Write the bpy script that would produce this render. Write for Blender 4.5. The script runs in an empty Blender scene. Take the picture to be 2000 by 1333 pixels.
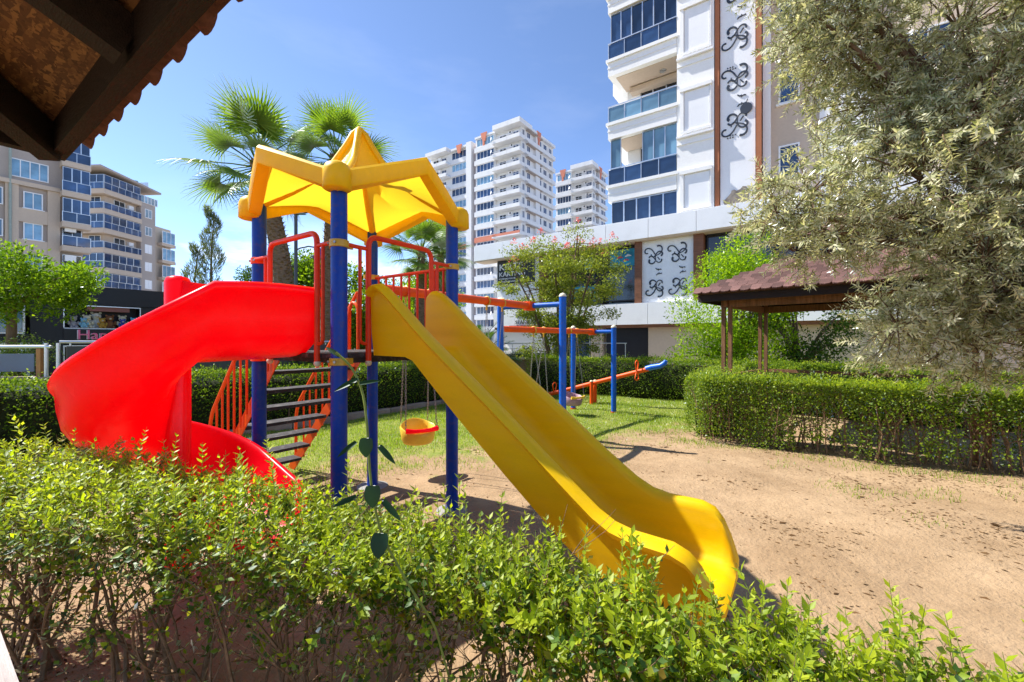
import bpy, math, random
import numpy as np
from mathutils import Vector, Matrix
random.seed(7); RNG = np.random.default_rng(7)
R = math.radians
SC = bpy.context.scene
COL = SC.collection

# ---------------------------------------------------------------- camera, sky, sun, exposure
CAM_Z = 1.6
cam_data = bpy.data.cameras.new('camera'); cam = bpy.data.objects.new('camera', cam_data); COL.objects.link(cam)
cam.location = (0, 0, CAM_Z); cam.rotation_euler = (R(90), 0, 0)
cam_data.sensor_width = 36; cam_data.lens = 15.07; cam_data.clip_start = 0.05; cam_data.clip_end = 3000
SC.camera = cam
SUN_DIR = Vector((-0.764, 0.309, 1.0)).normalized()          # towards the sun (from the shadows of the swing frame)
SUN_EL = math.asin(SUN_DIR.z); SUN_AZ = math.atan2(SUN_DIR.x, SUN_DIR.y)
SC.view_settings.view_transform = 'Standard'; SC.view_settings.look = 'None'
SC.view_settings.gamma = 1.0; SC.view_settings.exposure = 1.48
SC.cycles.max_bounces = 8; SC.cycles.diffuse_bounces = 4; SC.cycles.transmission_bounces = 4
SC.cycles.transparent_max_bounces = 6; SC.cycles.caustics_reflective = False; SC.cycles.caustics_refractive = False
SC.cycles.use_denoising = True; SC.cycles.sample_clamp_indirect = 5.0; SC.cycles.sample_clamp_direct = 1.8

world = bpy.data.worlds.new('World'); SC.world = world; world.use_nodes = True
nt = world.node_tree; nt.nodes.clear()
wo = nt.nodes.new('ShaderNodeOutputWorld'); bg = nt.nodes.new('ShaderNodeBackground'); bg.inputs[1].default_value = 0.124
sky = nt.nodes.new('ShaderNodeTexSky'); sky.sky_type = 'NISHITA'; sky.sun_disc = False
sky.sun_elevation = SUN_EL; sky.sun_rotation = SUN_AZ; sky.air_density = 0.5; sky.dust_density = 0.1; sky.ozone_density = 2.8; sky.altitude = 0
tc = nt.nodes.new('ShaderNodeTexCoord'); mp = nt.nodes.new('ShaderNodeMapping'); mp.inputs['Scale'].default_value = (1.0, 1.0, 3.4); mp.inputs['Location'].default_value = (1.5, 0.1, 0.0)
nz = nt.nodes.new('ShaderNodeTexNoise'); nz.inputs['Scale'].default_value = 3.2; nz.inputs['Detail'].default_value = 9; nz.inputs['Roughness'].default_value = 0.55
cr = nt.nodes.new('ShaderNodeValToRGB'); cr.color_ramp.elements[0].position = 0.50; cr.color_ramp.elements[1].position = 0.64
sep = nt.nodes.new('ShaderNodeSeparateXYZ')
band = nt.nodes.new('ShaderNodeMapRange'); band.inputs[1].default_value = 0.27; band.inputs[2].default_value = 0.12; band.interpolation_type = 'SMOOTHSTEP'
wisp = nt.nodes.new('ShaderNodeMath'); wisp.operation = 'MAXIMUM'; wisp.inputs[1].default_value = 0.03
mul = nt.nodes.new('ShaderNodeMath'); mul.operation = 'MULTIPLY'
mx = nt.nodes.new('ShaderNodeMixRGB'); mx.inputs[2].default_value = (5.0, 5.1, 5.3, 1)
L = nt.links.new
L(tc.outputs['Generated'], mp.inputs[0]); L(mp.outputs[0], nz.inputs['Vector']); L(nz.outputs['Fac'], cr.inputs[0])
L(tc.outputs['Generated'], sep.inputs[0]); L(sep.outputs['Z'], band.inputs[0]); L(band.outputs[0], wisp.inputs[0])
L(cr.outputs[0], mul.inputs[0]); L(wisp.outputs[0], mul.inputs[1]); L(mul.outputs[0], mx.inputs[0]); L(sky.outputs[0], mx.inputs[1])
L(mx.outputs[0], bg.inputs[0]); L(bg.outputs[0], wo.inputs[0])
sl = bpy.data.lights.new('sun', 'SUN'); sun = bpy.data.objects.new('sun', sl); COL.objects.link(sun)
sl.energy = 3.5; sl.angle = R(0.53); sl.color = (1.0, 0.95, 0.86)
sun.rotation_euler = (-SUN_DIR).to_track_quat('-Z', 'Y').to_euler(); sun.location = SUN_DIR * 60

# ---------------------------------------------------------------- site axes: x' = V (right along the playground), y' = U (away)
TH = R(34.8)
def W(a, b, z=0.0):
    return Vector((a*math.cos(TH)+b*math.sin(TH), -a*math.sin(TH)+b*math.cos(TH), z))
SITE = -TH

# ---------------------------------------------------------------- helpers
class MB:
    def __init__(s): s.v = []; s.f = []; s.m = []
    def add(s, vs, fs, mi=0):
        o = len(s.v); s.v += [tuple(p) for p in vs]; s.f += [tuple(i+o for i in q) for q in fs]; s.m += [mi]*len(fs); return s
    def box(s, x0, y0, z0, x1, y1, z1, mi=0):
        return s.add([(x0,y0,z0),(x1,y0,z0),(x1,y1,z0),(x0,y1,z0),(x0,y0,z1),(x1,y0,z1),(x1,y1,z1),(x0,y1,z1)],
                     [(0,3,2,1),(4,5,6,7),(0,1,5,4),(1,2,6,5),(2,3,7,6),(3,0,4,7)], mi)
    def beam(s, p0, p1, w, h, mi=0, up=(0,0,1)):
        p0 = Vector(p0); p1 = Vector(p1); d = (p1-p0).normalized(); sd = d.cross(Vector(up)).normalized()*w/2; u = sd.cross(d).normalized()*h/2
        vs = [p0-sd-u, p0+sd-u, p0+sd+u, p0-sd+u, p1-sd-u, p1+sd-u, p1+sd+u, p1-sd+u]
        return s.add(vs, [(0,1,2,3),(7,6,5,4),(0,4,5,1),(1,5,6,2),(2,6,7,3),(3,7,4,0)], mi)
    def loft(s, rings, cap=True, mi=0, closed=False):
        n = len(rings[0]); vs = [p for r in rings for p in r]; fs = []
        k = len(rings)
        for i in range(k if closed else k-1):
            j = (i+1) % k
            for q in range(n):
                fs.append((i*n+q, i*n+(q+1) % n, j*n+(q+1) % n, j*n+q))
        if cap and not closed:
            fs.append(tuple(range(n-1, -1, -1))); fs.append(tuple((k-1)*n+q for q in range(n)))
        return s.add(vs, fs, mi)
    def tube(s, pts, r, n=8, cap=True, mi=0, closed=False):
        P = [Vector(p) for p in pts]; k = len(P); rr = r if hasattr(r, '__len__') else [r]*k
        rings = []; nrm = None
        for i in range(k):
            a = P[i-1] if (i > 0 or closed) else P[i]; b = P[(i+1) % k] if (i < k-1 or closed) else P[i]
            t = (b-a)
            t = t.normalized() if t.length > 1e-9 else Vector((0,0,1))
            if nrm is None:
                ref = Vector((0,0,1)) if abs(t.z) < .9 else Vector((1,0,0)); nrm = t.cross(ref).normalized()
            nrm = (nrm - t*nrm.dot(t)); nrm = nrm.normalized() if nrm.length > 1e-6 else t.orthogonal().normalized()
            bi = t.cross(nrm)
            rings.append([P[i]+(nrm*math.cos(2*math.pi*q/n)+bi*math.sin(2*math.pi*q/n))*rr[i] for q in range(n)])
        return s.loft(rings, cap, mi, closed)
    def cyl(s, p0, p1, r0, r1=None, n=14, mi=0): return s.tube([p0, p1], [r0, r0 if r1 is None else r1], n, True, mi)
    def ell(s, c, rad, nu=12, nv=8, mi=0):
        c = Vector(c); rx, ry, rz = rad if hasattr(rad, '__len__') else (rad,)*3
        vs = [c+Vector((0,0,-rz))]
        for i in range(1, nv):
            ph = -math.pi/2+math.pi*i/nv
            for q in range(nu):
                th = 2*math.pi*q/nu; vs.append(c+Vector((rx*math.cos(ph)*math.cos(th), ry*math.cos(ph)*math.sin(th), rz*math.sin(ph))))
        vs.append(c+Vector((0,0,rz))); fs = []
        for q in range(nu):
            fs.append((0, 1+(q+1) % nu, 1+q)); b = 1+(nv-2)*nu; fs.append((b+q, b+(q+1) % nu, len(vs)-1))
        for i in range(nv-2):
            for q in range(nu): fs.append((1+i*nu+q, 1+i*nu+(q+1) % nu, 1+(i+1)*nu+(q+1) % nu, 1+(i+1)*nu+q))
        return s.add(vs, fs, mi)
    def prism(s, poly, d, mi=0):                       # list of 3D points extruded by vector d
        n = len(poly); P = [Vector(p) for p in poly]; Q = [p+Vector(d) for p in P]
        return s.add(P+Q, [tuple(range(n-1,-1,-1)), tuple(range(n,2*n))]+[(i,(i+1) % n,n+(i+1) % n,n+i) for i in range(n)], mi)
    def mesh(s, name, mats, smooth=None):
        me = bpy.data.meshes.new(name); me.from_pydata([tuple(p) for p in s.v], [], s.f)
        for m in (mats if isinstance(mats, (list, tuple)) else [mats]): me.materials.append(m)
        if any(s.m): me.polygons.foreach_set('material_index', s.m)
        if smooth is not None:
            me.polygons.foreach_set('use_smooth', [True]*len(me.polygons))
            if smooth < 180: me.set_sharp_from_angle(angle=R(smooth))
        me.update(); return me
    def build(s, name, mats, parent=None, smooth=None, loc=(0,0,0), rz=0.0): return put(name, s.mesh(name, mats, smooth), parent, loc, rz)
def put(name, me, parent=None, loc=(0,0,0), rz=0.0):
    o = bpy.data.objects.new(name, me); COL.objects.link(o); o.location = loc; o.rotation_euler = (0,0,rz)
    if parent is not None: o.parent = parent
    return o
def tag(o, label=None, cat=None, group=None, kind=None):
    if label: o['label'] = label
    if cat: o['category'] = cat
    if group: o['group'] = group
    if kind: o['kind'] = kind
    return o
def thing(name, label, cat, loc=(0,0,0), rz=0.0, group=None): return tag(put(name, None, None, loc, rz), label, cat, group)
_bc = {}
def bx(parent, name, m, x0, y0, z0, x1, y1, z1):       # a box part; alike boxes share their mesh
    k = (name, m.name, round(x1-x0,3), round(y1-y0,3), round(z1-z0,3))
    if k not in _bc: _bc[k] = MB().box(0,0,0,k[2],k[3],k[4]).mesh(name, m)
    return put(name, _bc[k], parent, (x0,y0,z0))
def npmesh(name, V, F, m, smooth=False):
    V = np.ascontiguousarray(V, dtype=np.float32); F = np.ascontiguousarray(F, dtype=np.int32); k = F.shape[1]
    me = bpy.data.meshes.new(name); me.vertices.add(len(V)); me.vertices.foreach_set('co', V.ravel())
    me.loops.add(F.size); me.loops.foreach_set('vertex_index', F.ravel()); me.polygons.add(len(F))
    me.polygons.foreach_set('loop_start', np.arange(0, F.size, k, dtype=np.int32))
    for q in (m if isinstance(m, (list, tuple)) else [m]): me.materials.append(q)
    if smooth: me.polygons.foreach_set('use_smooth', np.ones(len(F), dtype=bool))
    me.update(calc_edges=True); return me
def unit(A): return A/np.maximum(np.linalg.norm(A, axis=1, keepdims=True), 1e-9)
def leafmesh(name, P, D, N, Ln, Wd, m, fold=True):
    n = len(P); D = unit(D); S = unit(np.cross(D, N)); N = np.cross(S, D)
    Ln = np.broadcast_to(Ln, (n,))[:,None]; Wd = np.broadcast_to(Wd, (n,))[:,None]
    lf = P+D*Ln*.42+S*Wd*.5; rt = P+D*Ln*.42-S*Wd*.5; tip = P+D*Ln-N*Ln*.10
    if not fold:
        V = np.stack([P, lf, tip, rt], 1).reshape(-1,3); F = np.arange(4*n).reshape(n,4)
        return npmesh(name, V, F, m)
    mid = P+D*Ln*.5-N*Wd*.14
    V = np.stack([P, lf, tip, rt, mid], 1).reshape(-1,3); b = (np.arange(n)*5)[:,None]
    F = np.concatenate([b+np.array([0,1,4]), b+np.array([1,2,4]), b+np.array([2,3,4]), b+np.array([3,0,4])], 0)
    return npmesh(name, V, F, m)
def rnd_dirs(n): return unit(RNG.normal(size=(n,3)))

# ---------------------------------------------------------------- materials
_M = {}
def P_(nt, col, rough=.5, spec=.5, metal=0.):
    b = nt.nodes.new('ShaderNodeBsdfPrincipled'); b.inputs['Base Color'].default_value = (*col,1); b.inputs['Roughness'].default_value = rough
    b.inputs['Specular IOR Level'].default_value = spec; b.inputs['Metallic'].default_value = metal; return b
def mat(name, col, rough=.5, spec=.5, metal=0., var=.12, vs=4., bump=0., bs=40., fine=.05, dirt=None, emit=None, stretch=(1,1,1), orand=0.):
    if name in _M: return _M[name]
    m = bpy.data.materials.new(name); m.use_nodes = True; nt = m.node_tree; nt.nodes.clear(); k = nt.links.new
    o = nt.nodes.new('ShaderNodeOutputMaterial'); b = P_(nt, col, rough, spec, metal); k(b.outputs[0], o.inputs[0])
    t = nt.nodes.new('ShaderNodeTexCoord'); mpp = nt.nodes.new('ShaderNodeMapping'); mpp.inputs['Scale'].default_value = stretch; k(t.outputs['Object'], mpp.inputs[0])
    n1 = nt.nodes.new('ShaderNodeTexNoise'); n1.inputs['Scale'].default_value = vs; n1.inputs['Detail'].default_value = 6; k(mpp.outputs[0], n1.inputs['Vector'])
    n2 = nt.nodes.new('ShaderNodeTexNoise'); n2.inputs['Scale'].default_value = bs; n2.inputs['Detail'].default_value = 4; k(mpp.outputs[0], n2.inputs['Vector'])
    r1 = nt.nodes.new('ShaderNodeMapRange'); r1.inputs[1].default_value = .3; r1.inputs[2].default_value = .7; r1.inputs[3].default_value = 1-var; r1.inputs[4].default_value = 1+var; k(n1.outputs['Fac'], r1.inputs[0])
    r2 = nt.nodes.new('ShaderNodeMapRange'); r2.inputs[1].default_value = .3; r2.inputs[2].default_value = .7; r2.inputs[3].default_value = 1-fine; r2.inputs[4].default_value = 1+fine; k(n2.outputs['Fac'], r2.inputs[0])
    mm = nt.nodes.new('ShaderNodeMath'); mm.operation = 'MULTIPLY'; k(r1.outputs[0], mm.inputs[0]); k(r2.outputs[0], mm.inputs[1])
    vm = nt.nodes.new('ShaderNodeVectorMath'); vm.operation = 'SCALE'; vm.inputs[0].default_value = col; k(mm.outputs[0], vm.inputs['Scale'])
    last = vm.outputs[0]
    if orand:
        oi = nt.nodes.new('ShaderNodeObjectInfo'); r4 = nt.nodes.new('ShaderNodeMapRange'); r4.inputs[3].default_value = 1-orand; r4.inputs[4].default_value = 1+orand; k(oi.outputs['Random'], r4.inputs[0])
        v4 = nt.nodes.new('ShaderNodeVectorMath'); v4.operation = 'SCALE'; k(last, v4.inputs[0]); k(r4.outputs[0], v4.inputs['Scale']); last = v4.outputs[0]
    if dirt:                                            # (colour, amount, scale): stains with a shape of their own
        n3 = nt.nodes.new('ShaderNodeTexNoise'); n3.inputs['Scale'].default_value = dirt[2]; n3.inputs['Detail'].default_value = 8; n3.inputs['Roughness'].default_value = .65; k(mpp.outputs[0], n3.inputs['Vector'])
        r3 = nt.nodes.new('ShaderNodeMapRange'); r3.inputs[1].default_value = .5; r3.inputs[2].default_value = .72; r3.inputs[4].default_value = dirt[1]; k(n3.outputs['Fac'], r3.inputs[0])
        mxx = nt.nodes.new('ShaderNodeMixRGB'); mxx.inputs[2].default_value = (*dirt[0],1); k(r3.outputs[0], mxx.inputs[0]); k(last, mxx.inputs[1]); last = mxx.outputs[0]
    k(last, b.inputs['Base Color'])
    rr = nt.nodes.new('ShaderNodeMapRange'); rr.inputs[3].default_value = max(.02, rough*.8); rr.inputs[4].default_value = min(1., rough*1.25); k(n1.outputs['Fac'], rr.inputs[0]); k(rr.outputs[0], b.inputs['Roughness'])
    if bump:
        bp = nt.nodes.new('ShaderNodeBump'); bp.inputs['Strength'].default_value = bump; bp.inputs['Distance'].default_value = .02; k(n2.outputs['Fac'], bp.inputs['Height']); k(bp.outputs[0], b.inputs['Normal'])
    if emit: b.inputs['Emission Color'].default_value = (*emit[0],1); b.inputs['Emission Strength'].default_value = emit[1]
    _M[name] = m; return m
def leafmat(name, cols, trans=.45, gloss=.12, rough=.38, tcol=1.5, tint=(1.25,1.25,.45)):
    if name in _M: return _M[name]
    m = bpy.data.materials.new(name); m.use_nodes = True; nt = m.node_tree; nt.nodes.clear(); k = nt.links.new
    o = nt.nodes.new('ShaderNodeOutputMaterial'); g = nt.nodes.new('ShaderNodeNewGeometry'); r = nt.nodes.new('ShaderNodeValToRGB')
    r.color_ramp.elements[0].color = (*cols[0],1); r.color_ramp.elements[1].color = (*cols[-1],1)
    for i, c in enumerate(cols[1:-1]): r.color_ramp.elements.new((i+1)/(len(cols)-1)).color = (*c,1)
    oi = nt.nodes.new('ShaderNodeObjectInfo'); ad = nt.nodes.new('ShaderNodeMath'); ad.operation = 'ADD'; fr = nt.nodes.new('ShaderNodeMath'); fr.operation = 'FRACT'
    k(g.outputs['Random Per Island'], ad.inputs[0]); k(oi.outputs['Random'], ad.inputs[1]); k(ad.outputs[0], fr.inputs[0]); k(fr.outputs[0], r.inputs[0])
    d = nt.nodes.new('ShaderNodeBsdfDiffuse'); t = nt.nodes.new('ShaderNodeBsdfTranslucent'); k(r.outputs[0], d.inputs[0])
    hs = nt.nodes.new('ShaderNodeMixRGB'); hs.blend_type = 'MULTIPLY'; hs.inputs[0].default_value = 1; hs.inputs[2].default_value = (tint[0]*tcol, tint[1]*tcol, tint[2]*tcol, 1); k(r.outputs[0], hs.inputs[1]); k(hs.outputs[0], t.inputs[0])
    a = nt.nodes.new('ShaderNodeMixShader'); a.inputs[0].default_value = trans; k(d.outputs[0], a.inputs[1]); k(t.outputs[0], a.inputs[2])
    gl = nt.nodes.new('ShaderNodeBsdfGlossy'); gl.inputs['Roughness'].default_value = max(rough,.42); gl.inputs[0].default_value = (.9,.95,1,1)
    f = nt.nodes.new('ShaderNodeFresnel'); f.inputs[0].default_value = 1.4; fm = nt.nodes.new('ShaderNodeMath'); fm.operation = 'MULTIPLY'; fm.inputs[1].default_value = gloss*4; fm.use_clamp = True; k(f.outputs[0], fm.inputs[0])
    b = nt.nodes.new('ShaderNodeMixShader'); k(fm.outputs[0], b.inputs[0]); k(a.outputs[0], b.inputs[1]); k(gl.outputs[0], b.inputs[2]); k(b.outputs[0], o.inputs[0])
    _M[name] = m; return m
def plastic(name, col, trans, rough=.32, tcol=None, bump=0., stretch=(1,1,1)):
    m = mat(name, col, rough, .32, var=.06, vs=2.5, fine=.05, bs=60, bump=bump, stretch=stretch, dirt=((col[0]*.9+.03, col[1]*.85+.05, col[2]*.8+.05), .38, 5.5))
    nt = m.node_tree; k = nt.links.new; b = [n for n in nt.nodes if n.type == 'BSDF_PRINCIPLED'][0]; o = [n for n in nt.nodes if n.type == 'OUTPUT_MATERIAL'][0]
    t = nt.nodes.new('ShaderNodeBsdfTranslucent'); t.inputs[0].default_value = (*(tcol or col),1); mxs = nt.nodes.new('ShaderNodeMixShader'); mxs.inputs[0].default_value = trans
    k(b.outputs[0], mxs.inputs[1]); k(t.outputs[0], mxs.inputs[2]); k(mxs.outputs[0], o.inputs[0]); return m

M_blue = mat('blue_painted_steel', (.002,.045,.34), .35, .25, var=.10, fine=.05, dirt=((.10,.07,.08), .5, 22))
M_blue2 = mat('light_blue_painted_steel', (.003,.10,.50), .38, .25, dirt=((.16,.12,.13), .45, 22))
M_orange = mat('orange_painted_steel', (.85,.095,.006), .42, .25, dirt=((.45,.07,.02), .4, 8))
M_redor = mat('red_orange_painted_steel', (.80,.050,.010), .4, .25, dirt=((.4,.04,.02), .4, 8))
M_clampy = mat('ochre_clamp', (.62,.36,.02), .4, .5, dirt=((.3,.15,.03), .5, 20))
M_steel = mat('galvanised_steel', (.45,.45,.44), .4, .5, .8, dirt=((.2,.13,.08), .5, 30))
M_yel = plastic('yellow_moulded_plastic', (.97,.60,.002), .25, .42, (1.0,.76,.01), stretch=(.7,10,5))
M_yelroof = plastic('yellow_roof_plastic', (.86,.50,.006), .42, .38, (1.0,.74,.03), bump=.15)
M_red = plastic('red_moulded_plastic', (.93,.003,.018), .42, .27, (1.0,.006,.02))
M_step = mat('dark_rubber_step', (.035,.03,.032), .7, .3, dirt=((.25,.22,.2), .5, 12), bump=.3, bs=120)
M_cream = mat('cream_cap_plastic', (.72,.66,.48), .5, .5, dirt=((.4,.33,.2), .5, 20))
M_chain = mat('chain_steel', (.35,.33,.30), .45, .5, .7)
M_bark = mat('bark_brown', (.16,.105,.065), .9, .2, var=.35, vs=9, bump=.8, bs=50, stretch=(1,1,.3))
M_twig = mat('twig_brown', (.20,.125,.07), .85, .2, var=.35, vs=20, bump=.5, bs=80)
M_twiggrn = mat('green_shoot', (.20,.26,.05), .6, .3, var=.2, vs=20)
M_glass = mat('blue_window_glass', (.024,.055,.13), .06, .8, var=.45, vs=1.1, fine=.02, orand=.55)
M_glass_lt = mat('pale_window_glass', (.16,.30,.42), .08, .8, var=.35, vs=1.0, orand=.35)
M_dglass = mat('dark_window_glass', (.012,.016,.022), .07, .7, var=.4, vs=.7)
M_white = mat('white_render', (.87,.87,.86), .75, .3, var=.04, vs=.6, fine=.03, bs=12, dirt=((.7,.69,.66), .35, 1.2))
M_white2 = mat('weathered_white_render', (.72,.73,.74), .8, .25, var=.06, vs=.3, fine=.04, bs=6, dirt=((.52,.52,.53), .55, .35), stretch=(1,1,.35))
M_whitep = mat('white_cladding_panel', (.84,.85,.87), .42, .4, var=.03, vs=.5, dirt=((.6,.6,.6), .25, 1.5))
M_pvc = mat('white_window_frame', (.82,.83,.84), .4, .5, var=.03)
M_alu = mat('aluminium_rail', (.62,.64,.66), .3, .5, .75, var=.05)
M_beige = mat('beige_render', (.58,.47,.37), .85, .2, var=.05, vs=.5, fine=.04, bs=10, dirt=((.45,.37,.30), .35, 1.0))
M_beige2 = mat('taupe_render', (.42,.36,.32), .85, .2, var=.05, vs=.5, fine=.04, bs=10)
M_terra = mat('terracotta_stripe', (.40,.15,.07), .7, .3, var=.1, vs=1.5)
M_coral = mat('coral_render', (.62,.23,.15), .8, .2, var=.06, vs=.7)
M_brown = mat('brown_cladding', (.20,.085,.045), .55, .3, var=.25, vs=3, stretch=(1,1,6), bump=.2)
M_black = mat('black_cladding', (.012,.012,.018), .45, .4, var=.2)
M_orn = mat('dark_scroll_metal', (.035,.045,.065), .5, .4)
M_woodd = mat('dark_stained_wood', (.018,.011,.009), .7, .3, var=.35, vs=5, bump=.4, bs=30, stretch=(1,8,8))
M_woodm = mat('weathered_brown_wood', (.20,.10,.05), .75, .25, var=.35, vs=6, bump=.4, bs=30, stretch=(6,6,.6))
M_woodg = mat('grey_worn_wood', (.42,.37,.36), .8, .2, var=.15, vs=6, bump=.3, bs=40, stretch=(1,8,8))
M_shingle = mat('burgundy_shingle', (.13,.07,.062), .85, .2, var=.22, vs=3, fine=.25, bs=90, bump=.4, orand=.42)
M_tile = mat('faded_red_roof_tile', (.24,.10,.075), .8, .25, var=.3, vs=6, dirt=((.12,.07,.06), .6, 9), bump=.3, bs=60)
M_stone = mat('kerb_stone', (.30,.23,.18), .9, .2, var=.25, vs=5, bump=.5, bs=40)
M_conc = mat('grey_concrete', (.30,.29,.28), .9, .2, var=.15, vs=2, bump=.3)
LF_hedge = leafmat('privet_leaf', [(.07,.125,.010),(.12,.20,.014),(.18,.26,.018),(.27,.34,.025)], .45, .10)
LF_near = leafmat('near_privet_leaf', [(.028,.065,.014),(.05,.11,.016),(.085,.165,.016),(.16,.26,.02),(.30,.38,.03),(.22,.13,.03)], .45, .13, .34)
LF_fresh = leafmat('fresh_shoot_leaf', [(.20,.29,.012),(.32,.40,.016),(.46,.52,.028)], .55, .10, .38)
LF_hedged = leafmat('dense_hedge_leaf', [(.045,.09,.010),(.08,.145,.014),(.13,.20,.016),(.20,.27,.025)], .4, .02)
LF_olive = leafmat('olive_leaf', [(.23,.26,.095),(.38,.40,.20),(.57,.56,.35),(.74,.72,.51)], .42, .08, .45, 1.25, (1.1,1.08,.75))
LF_citrus = leafmat('citrus_leaf', [(.11,.21,.008),(.20,.33,.012),(.32,.43,.018)], .5, .02)
LF_tree = leafmat('broad_tree_leaf', [(.05,.11,.008),(.11,.20,.012),(.22,.31,.018)], .48, .02)
LF_myrtle = leafmat('myrtle_leaf', [(.10,.14,.02),(.18,.22,.035),(.27,.30,.055)], .4, .02)
LF_dark = leafmat('dark_evergreen_leaf', [(.025,.06,.012),(.05,.10,.016),(.08,.14,.02)], .35, .02)
LF_cyp = leafmat('casuarina_needle', [(.09,.12,.06),(.15,.18,.10)], .35, .02)
M_core = mat('hedge_core_shade', (.022,.028,.010), .95, .1, var=.6, vs=12, bump=1., bs=30)  # near-black filler colour, stands for the shade inside a hedge
LF_palm = leafmat('palm_frond', [(.09,.17,.018),(.14,.23,.025),(.19,.28,.035)], .38, .10, .35)
LF_cycad = leafmat('cycad_frond', [(.05,.11,.02),(.09,.17,.03)], .35, .10)
LF_pink = leafmat('pink_blossom', [(.60,.12,.20),(.72,.20,.28)], .4, .02)
LF_vine = leafmat('vine_leaf', [(.018,.055,.025),(.03,.08,.035)], .25, .14, .4)
LF_grass = leafmat('grass_blade', [(.12,.20,.015),(.20,.30,.02),(.30,.36,.04)], .45, .05)
LF_dry = leafmat('dry_leaf', [(.06,.035,.018),(.13,.07,.03),(.22,.13,.06)], .15, .03)

# ---------------------------------------------------------------- ground
def ground_mat():
    m = bpy.data.materials.new('sandy_ground'); m.use_nodes = True; nt = m.node_tree; nt.nodes.clear(); k = nt.links.new
    N = nt.nodes.new; o = N('ShaderNodeOutputMaterial'); b = P_(nt, (.4,.3,.2), .95, .15); k(b.outputs[0], o.inputs[0]); t = N('ShaderNodeTexCoord')
    def noise(s, d=6, r=.6):
        n = N('ShaderNodeTexNoise'); n.inputs['Scale'].default_value = s; n.inputs['Detail'].default_value = d; n.inputs['Roughness'].default_value = r; k(t.outputs['Object'], n.inputs['Vector']); return n.outputs['Fac']
    def ramp(x, a, bb, ca, cb):
        r = N('ShaderNodeValToRGB'); r.color_ramp.elements[0].position = a; r.color_ramp.elements[1].position = bb; r.color_ramp.elements[0].color = (*ca,1); r.color_ramp.elements[1].color = (*cb,1); k(x, r.inputs[0]); return r.outputs[0]
    def mix(f, x, y):
        q = N('ShaderNodeMixRGB'); k(f, q.inputs[0]); k(x, q.inputs[1]); k(y, q.inputs[2]); return q.outputs[0]
    sand = ramp(noise(1.1, 8, .7), .32, .68, (.26,.172,.096), (.42,.293,.176))
    sand = mix(ramp(noise(34, 5), .55, .75, (0,0,0), (.55,.55,.55)), sand, ramp(noise(3), .3, .7, (.24,.15,.085), (.32,.215,.13)))
    sand = mix(ramp(noise(7.5, 7, .7), .52, .70, (0,0,0), (.6,.6,.6)), sand, ramp(noise(15), .3, .7, (.18,.11,.06), (.29,.20,.115)))
    grassc = ramp(noise(6, 6), .3, .7, (.14,.21,.025), (.26,.28,.06))
    pave = ramp(noise(.6, 6), .3, .7, (.30,.28,.26), (.40,.38,.35))
    sp = N('ShaderNodeSeparateXYZ'); k(t.outputs['Object'], sp.inputs[0])
    e = N('ShaderNodeMath'); e.operation = 'MULTIPLY_ADD'; e.inputs[1].default_value = -.43; k(sp.outputs['X'], e.inputs[0]); k(sp.outputs['Y'], e.inputs[2])
    g = N('ShaderNodeMapRange'); g.inputs[1].default_value = 4.9; g.inputs[2].default_value = 7.8; g.inputs[3].default_value = -.28; g.inputs[4].default_value = .30; k(e.outputs[0], g.inputs[0])
    ad = N('ShaderNodeMath'); ad.operation = 'ADD'; k(noise(1.6, 7, .65), ad.inputs[0]); k(g.outputs[0], ad.inputs[1])
    gm = ramp(ad.outputs[0], .46, .62, (0,0,0), (.85,.85,.85))
    c = mix(gm, sand, grassc)
    far = N('ShaderNodeMapRange'); far.inputs[1].default_value = 15.5; far.inputs[2].default_value = 16.5; k(sp.outputs['Y'], far.inputs[0])
    c = mix(far.outputs[0], c, pave); k(c, b.inputs['Base Color'])
    bp = N('ShaderNodeBump'); bp.inputs['Strength'].default_value = .8; bp.inputs['Distance'].default_value = .04
    h = N('ShaderNodeMath'); h.operation = 'MULTIPLY_ADD'; h.inputs[1].default_value = .45; k(noise(38, 5), h.inputs[0]); k(noise(5, 6), h.inputs[2]); k(h.outputs[0], bp.inputs['Height']); k(bp.outputs[0], b.inputs['Normal'])
    return m
def gz(x, y):                                             # gentle unevenness of the ground
    hol = .05*np.exp(-(((x-1.3)/.5)**2+((y-1.95)/.35)**2))+.045*np.exp(-(((x+.98)/.5)**2+((y-5.1)/.4)**2))+.03*np.exp(-(((x+1.2)/.35)**2+((y-3.0)/.3)**2))
    return -hol+.014*np.sin(1.7*x+.6*y)+.010*np.sin(2.9*y-1.1*x+1)+.006*np.sin(6.1*x+2.2*y)+.005*np.sin(7.3*y-3.7*x)
_out = np.array([1800., 600, 200, 80, 40, 25, 18, 14])
gx = np.concatenate([-_out, np.arange(-9, 9.01, .13), _out[::-1]]); gy = np.concatenate([-_out[:6], np.arange(-2, 14.01, .13), np.array([18., 25, 40, 80, 200, 600, 1800])])
GX, GY = np.meshgrid(gx, gy); fade = np.clip(1-np.maximum(np.abs(GX)-8, np.maximum(GY-13, -1-GY)), 0, 1)
GZ = gz(GX, GY)*fade
ny, nx = GX.shape; ii = np.arange(ny*nx).reshape(ny, nx)
tag(put('ground', npmesh('ground', np.stack([GX,GY,GZ],-1).reshape(-1,3), np.stack([ii[:-1,:-1],ii[:-1,1:],ii[1:,1:],ii[1:,:-1]],-1).reshape(-1,4), ground_mat(), True)), kind='structure')

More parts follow.
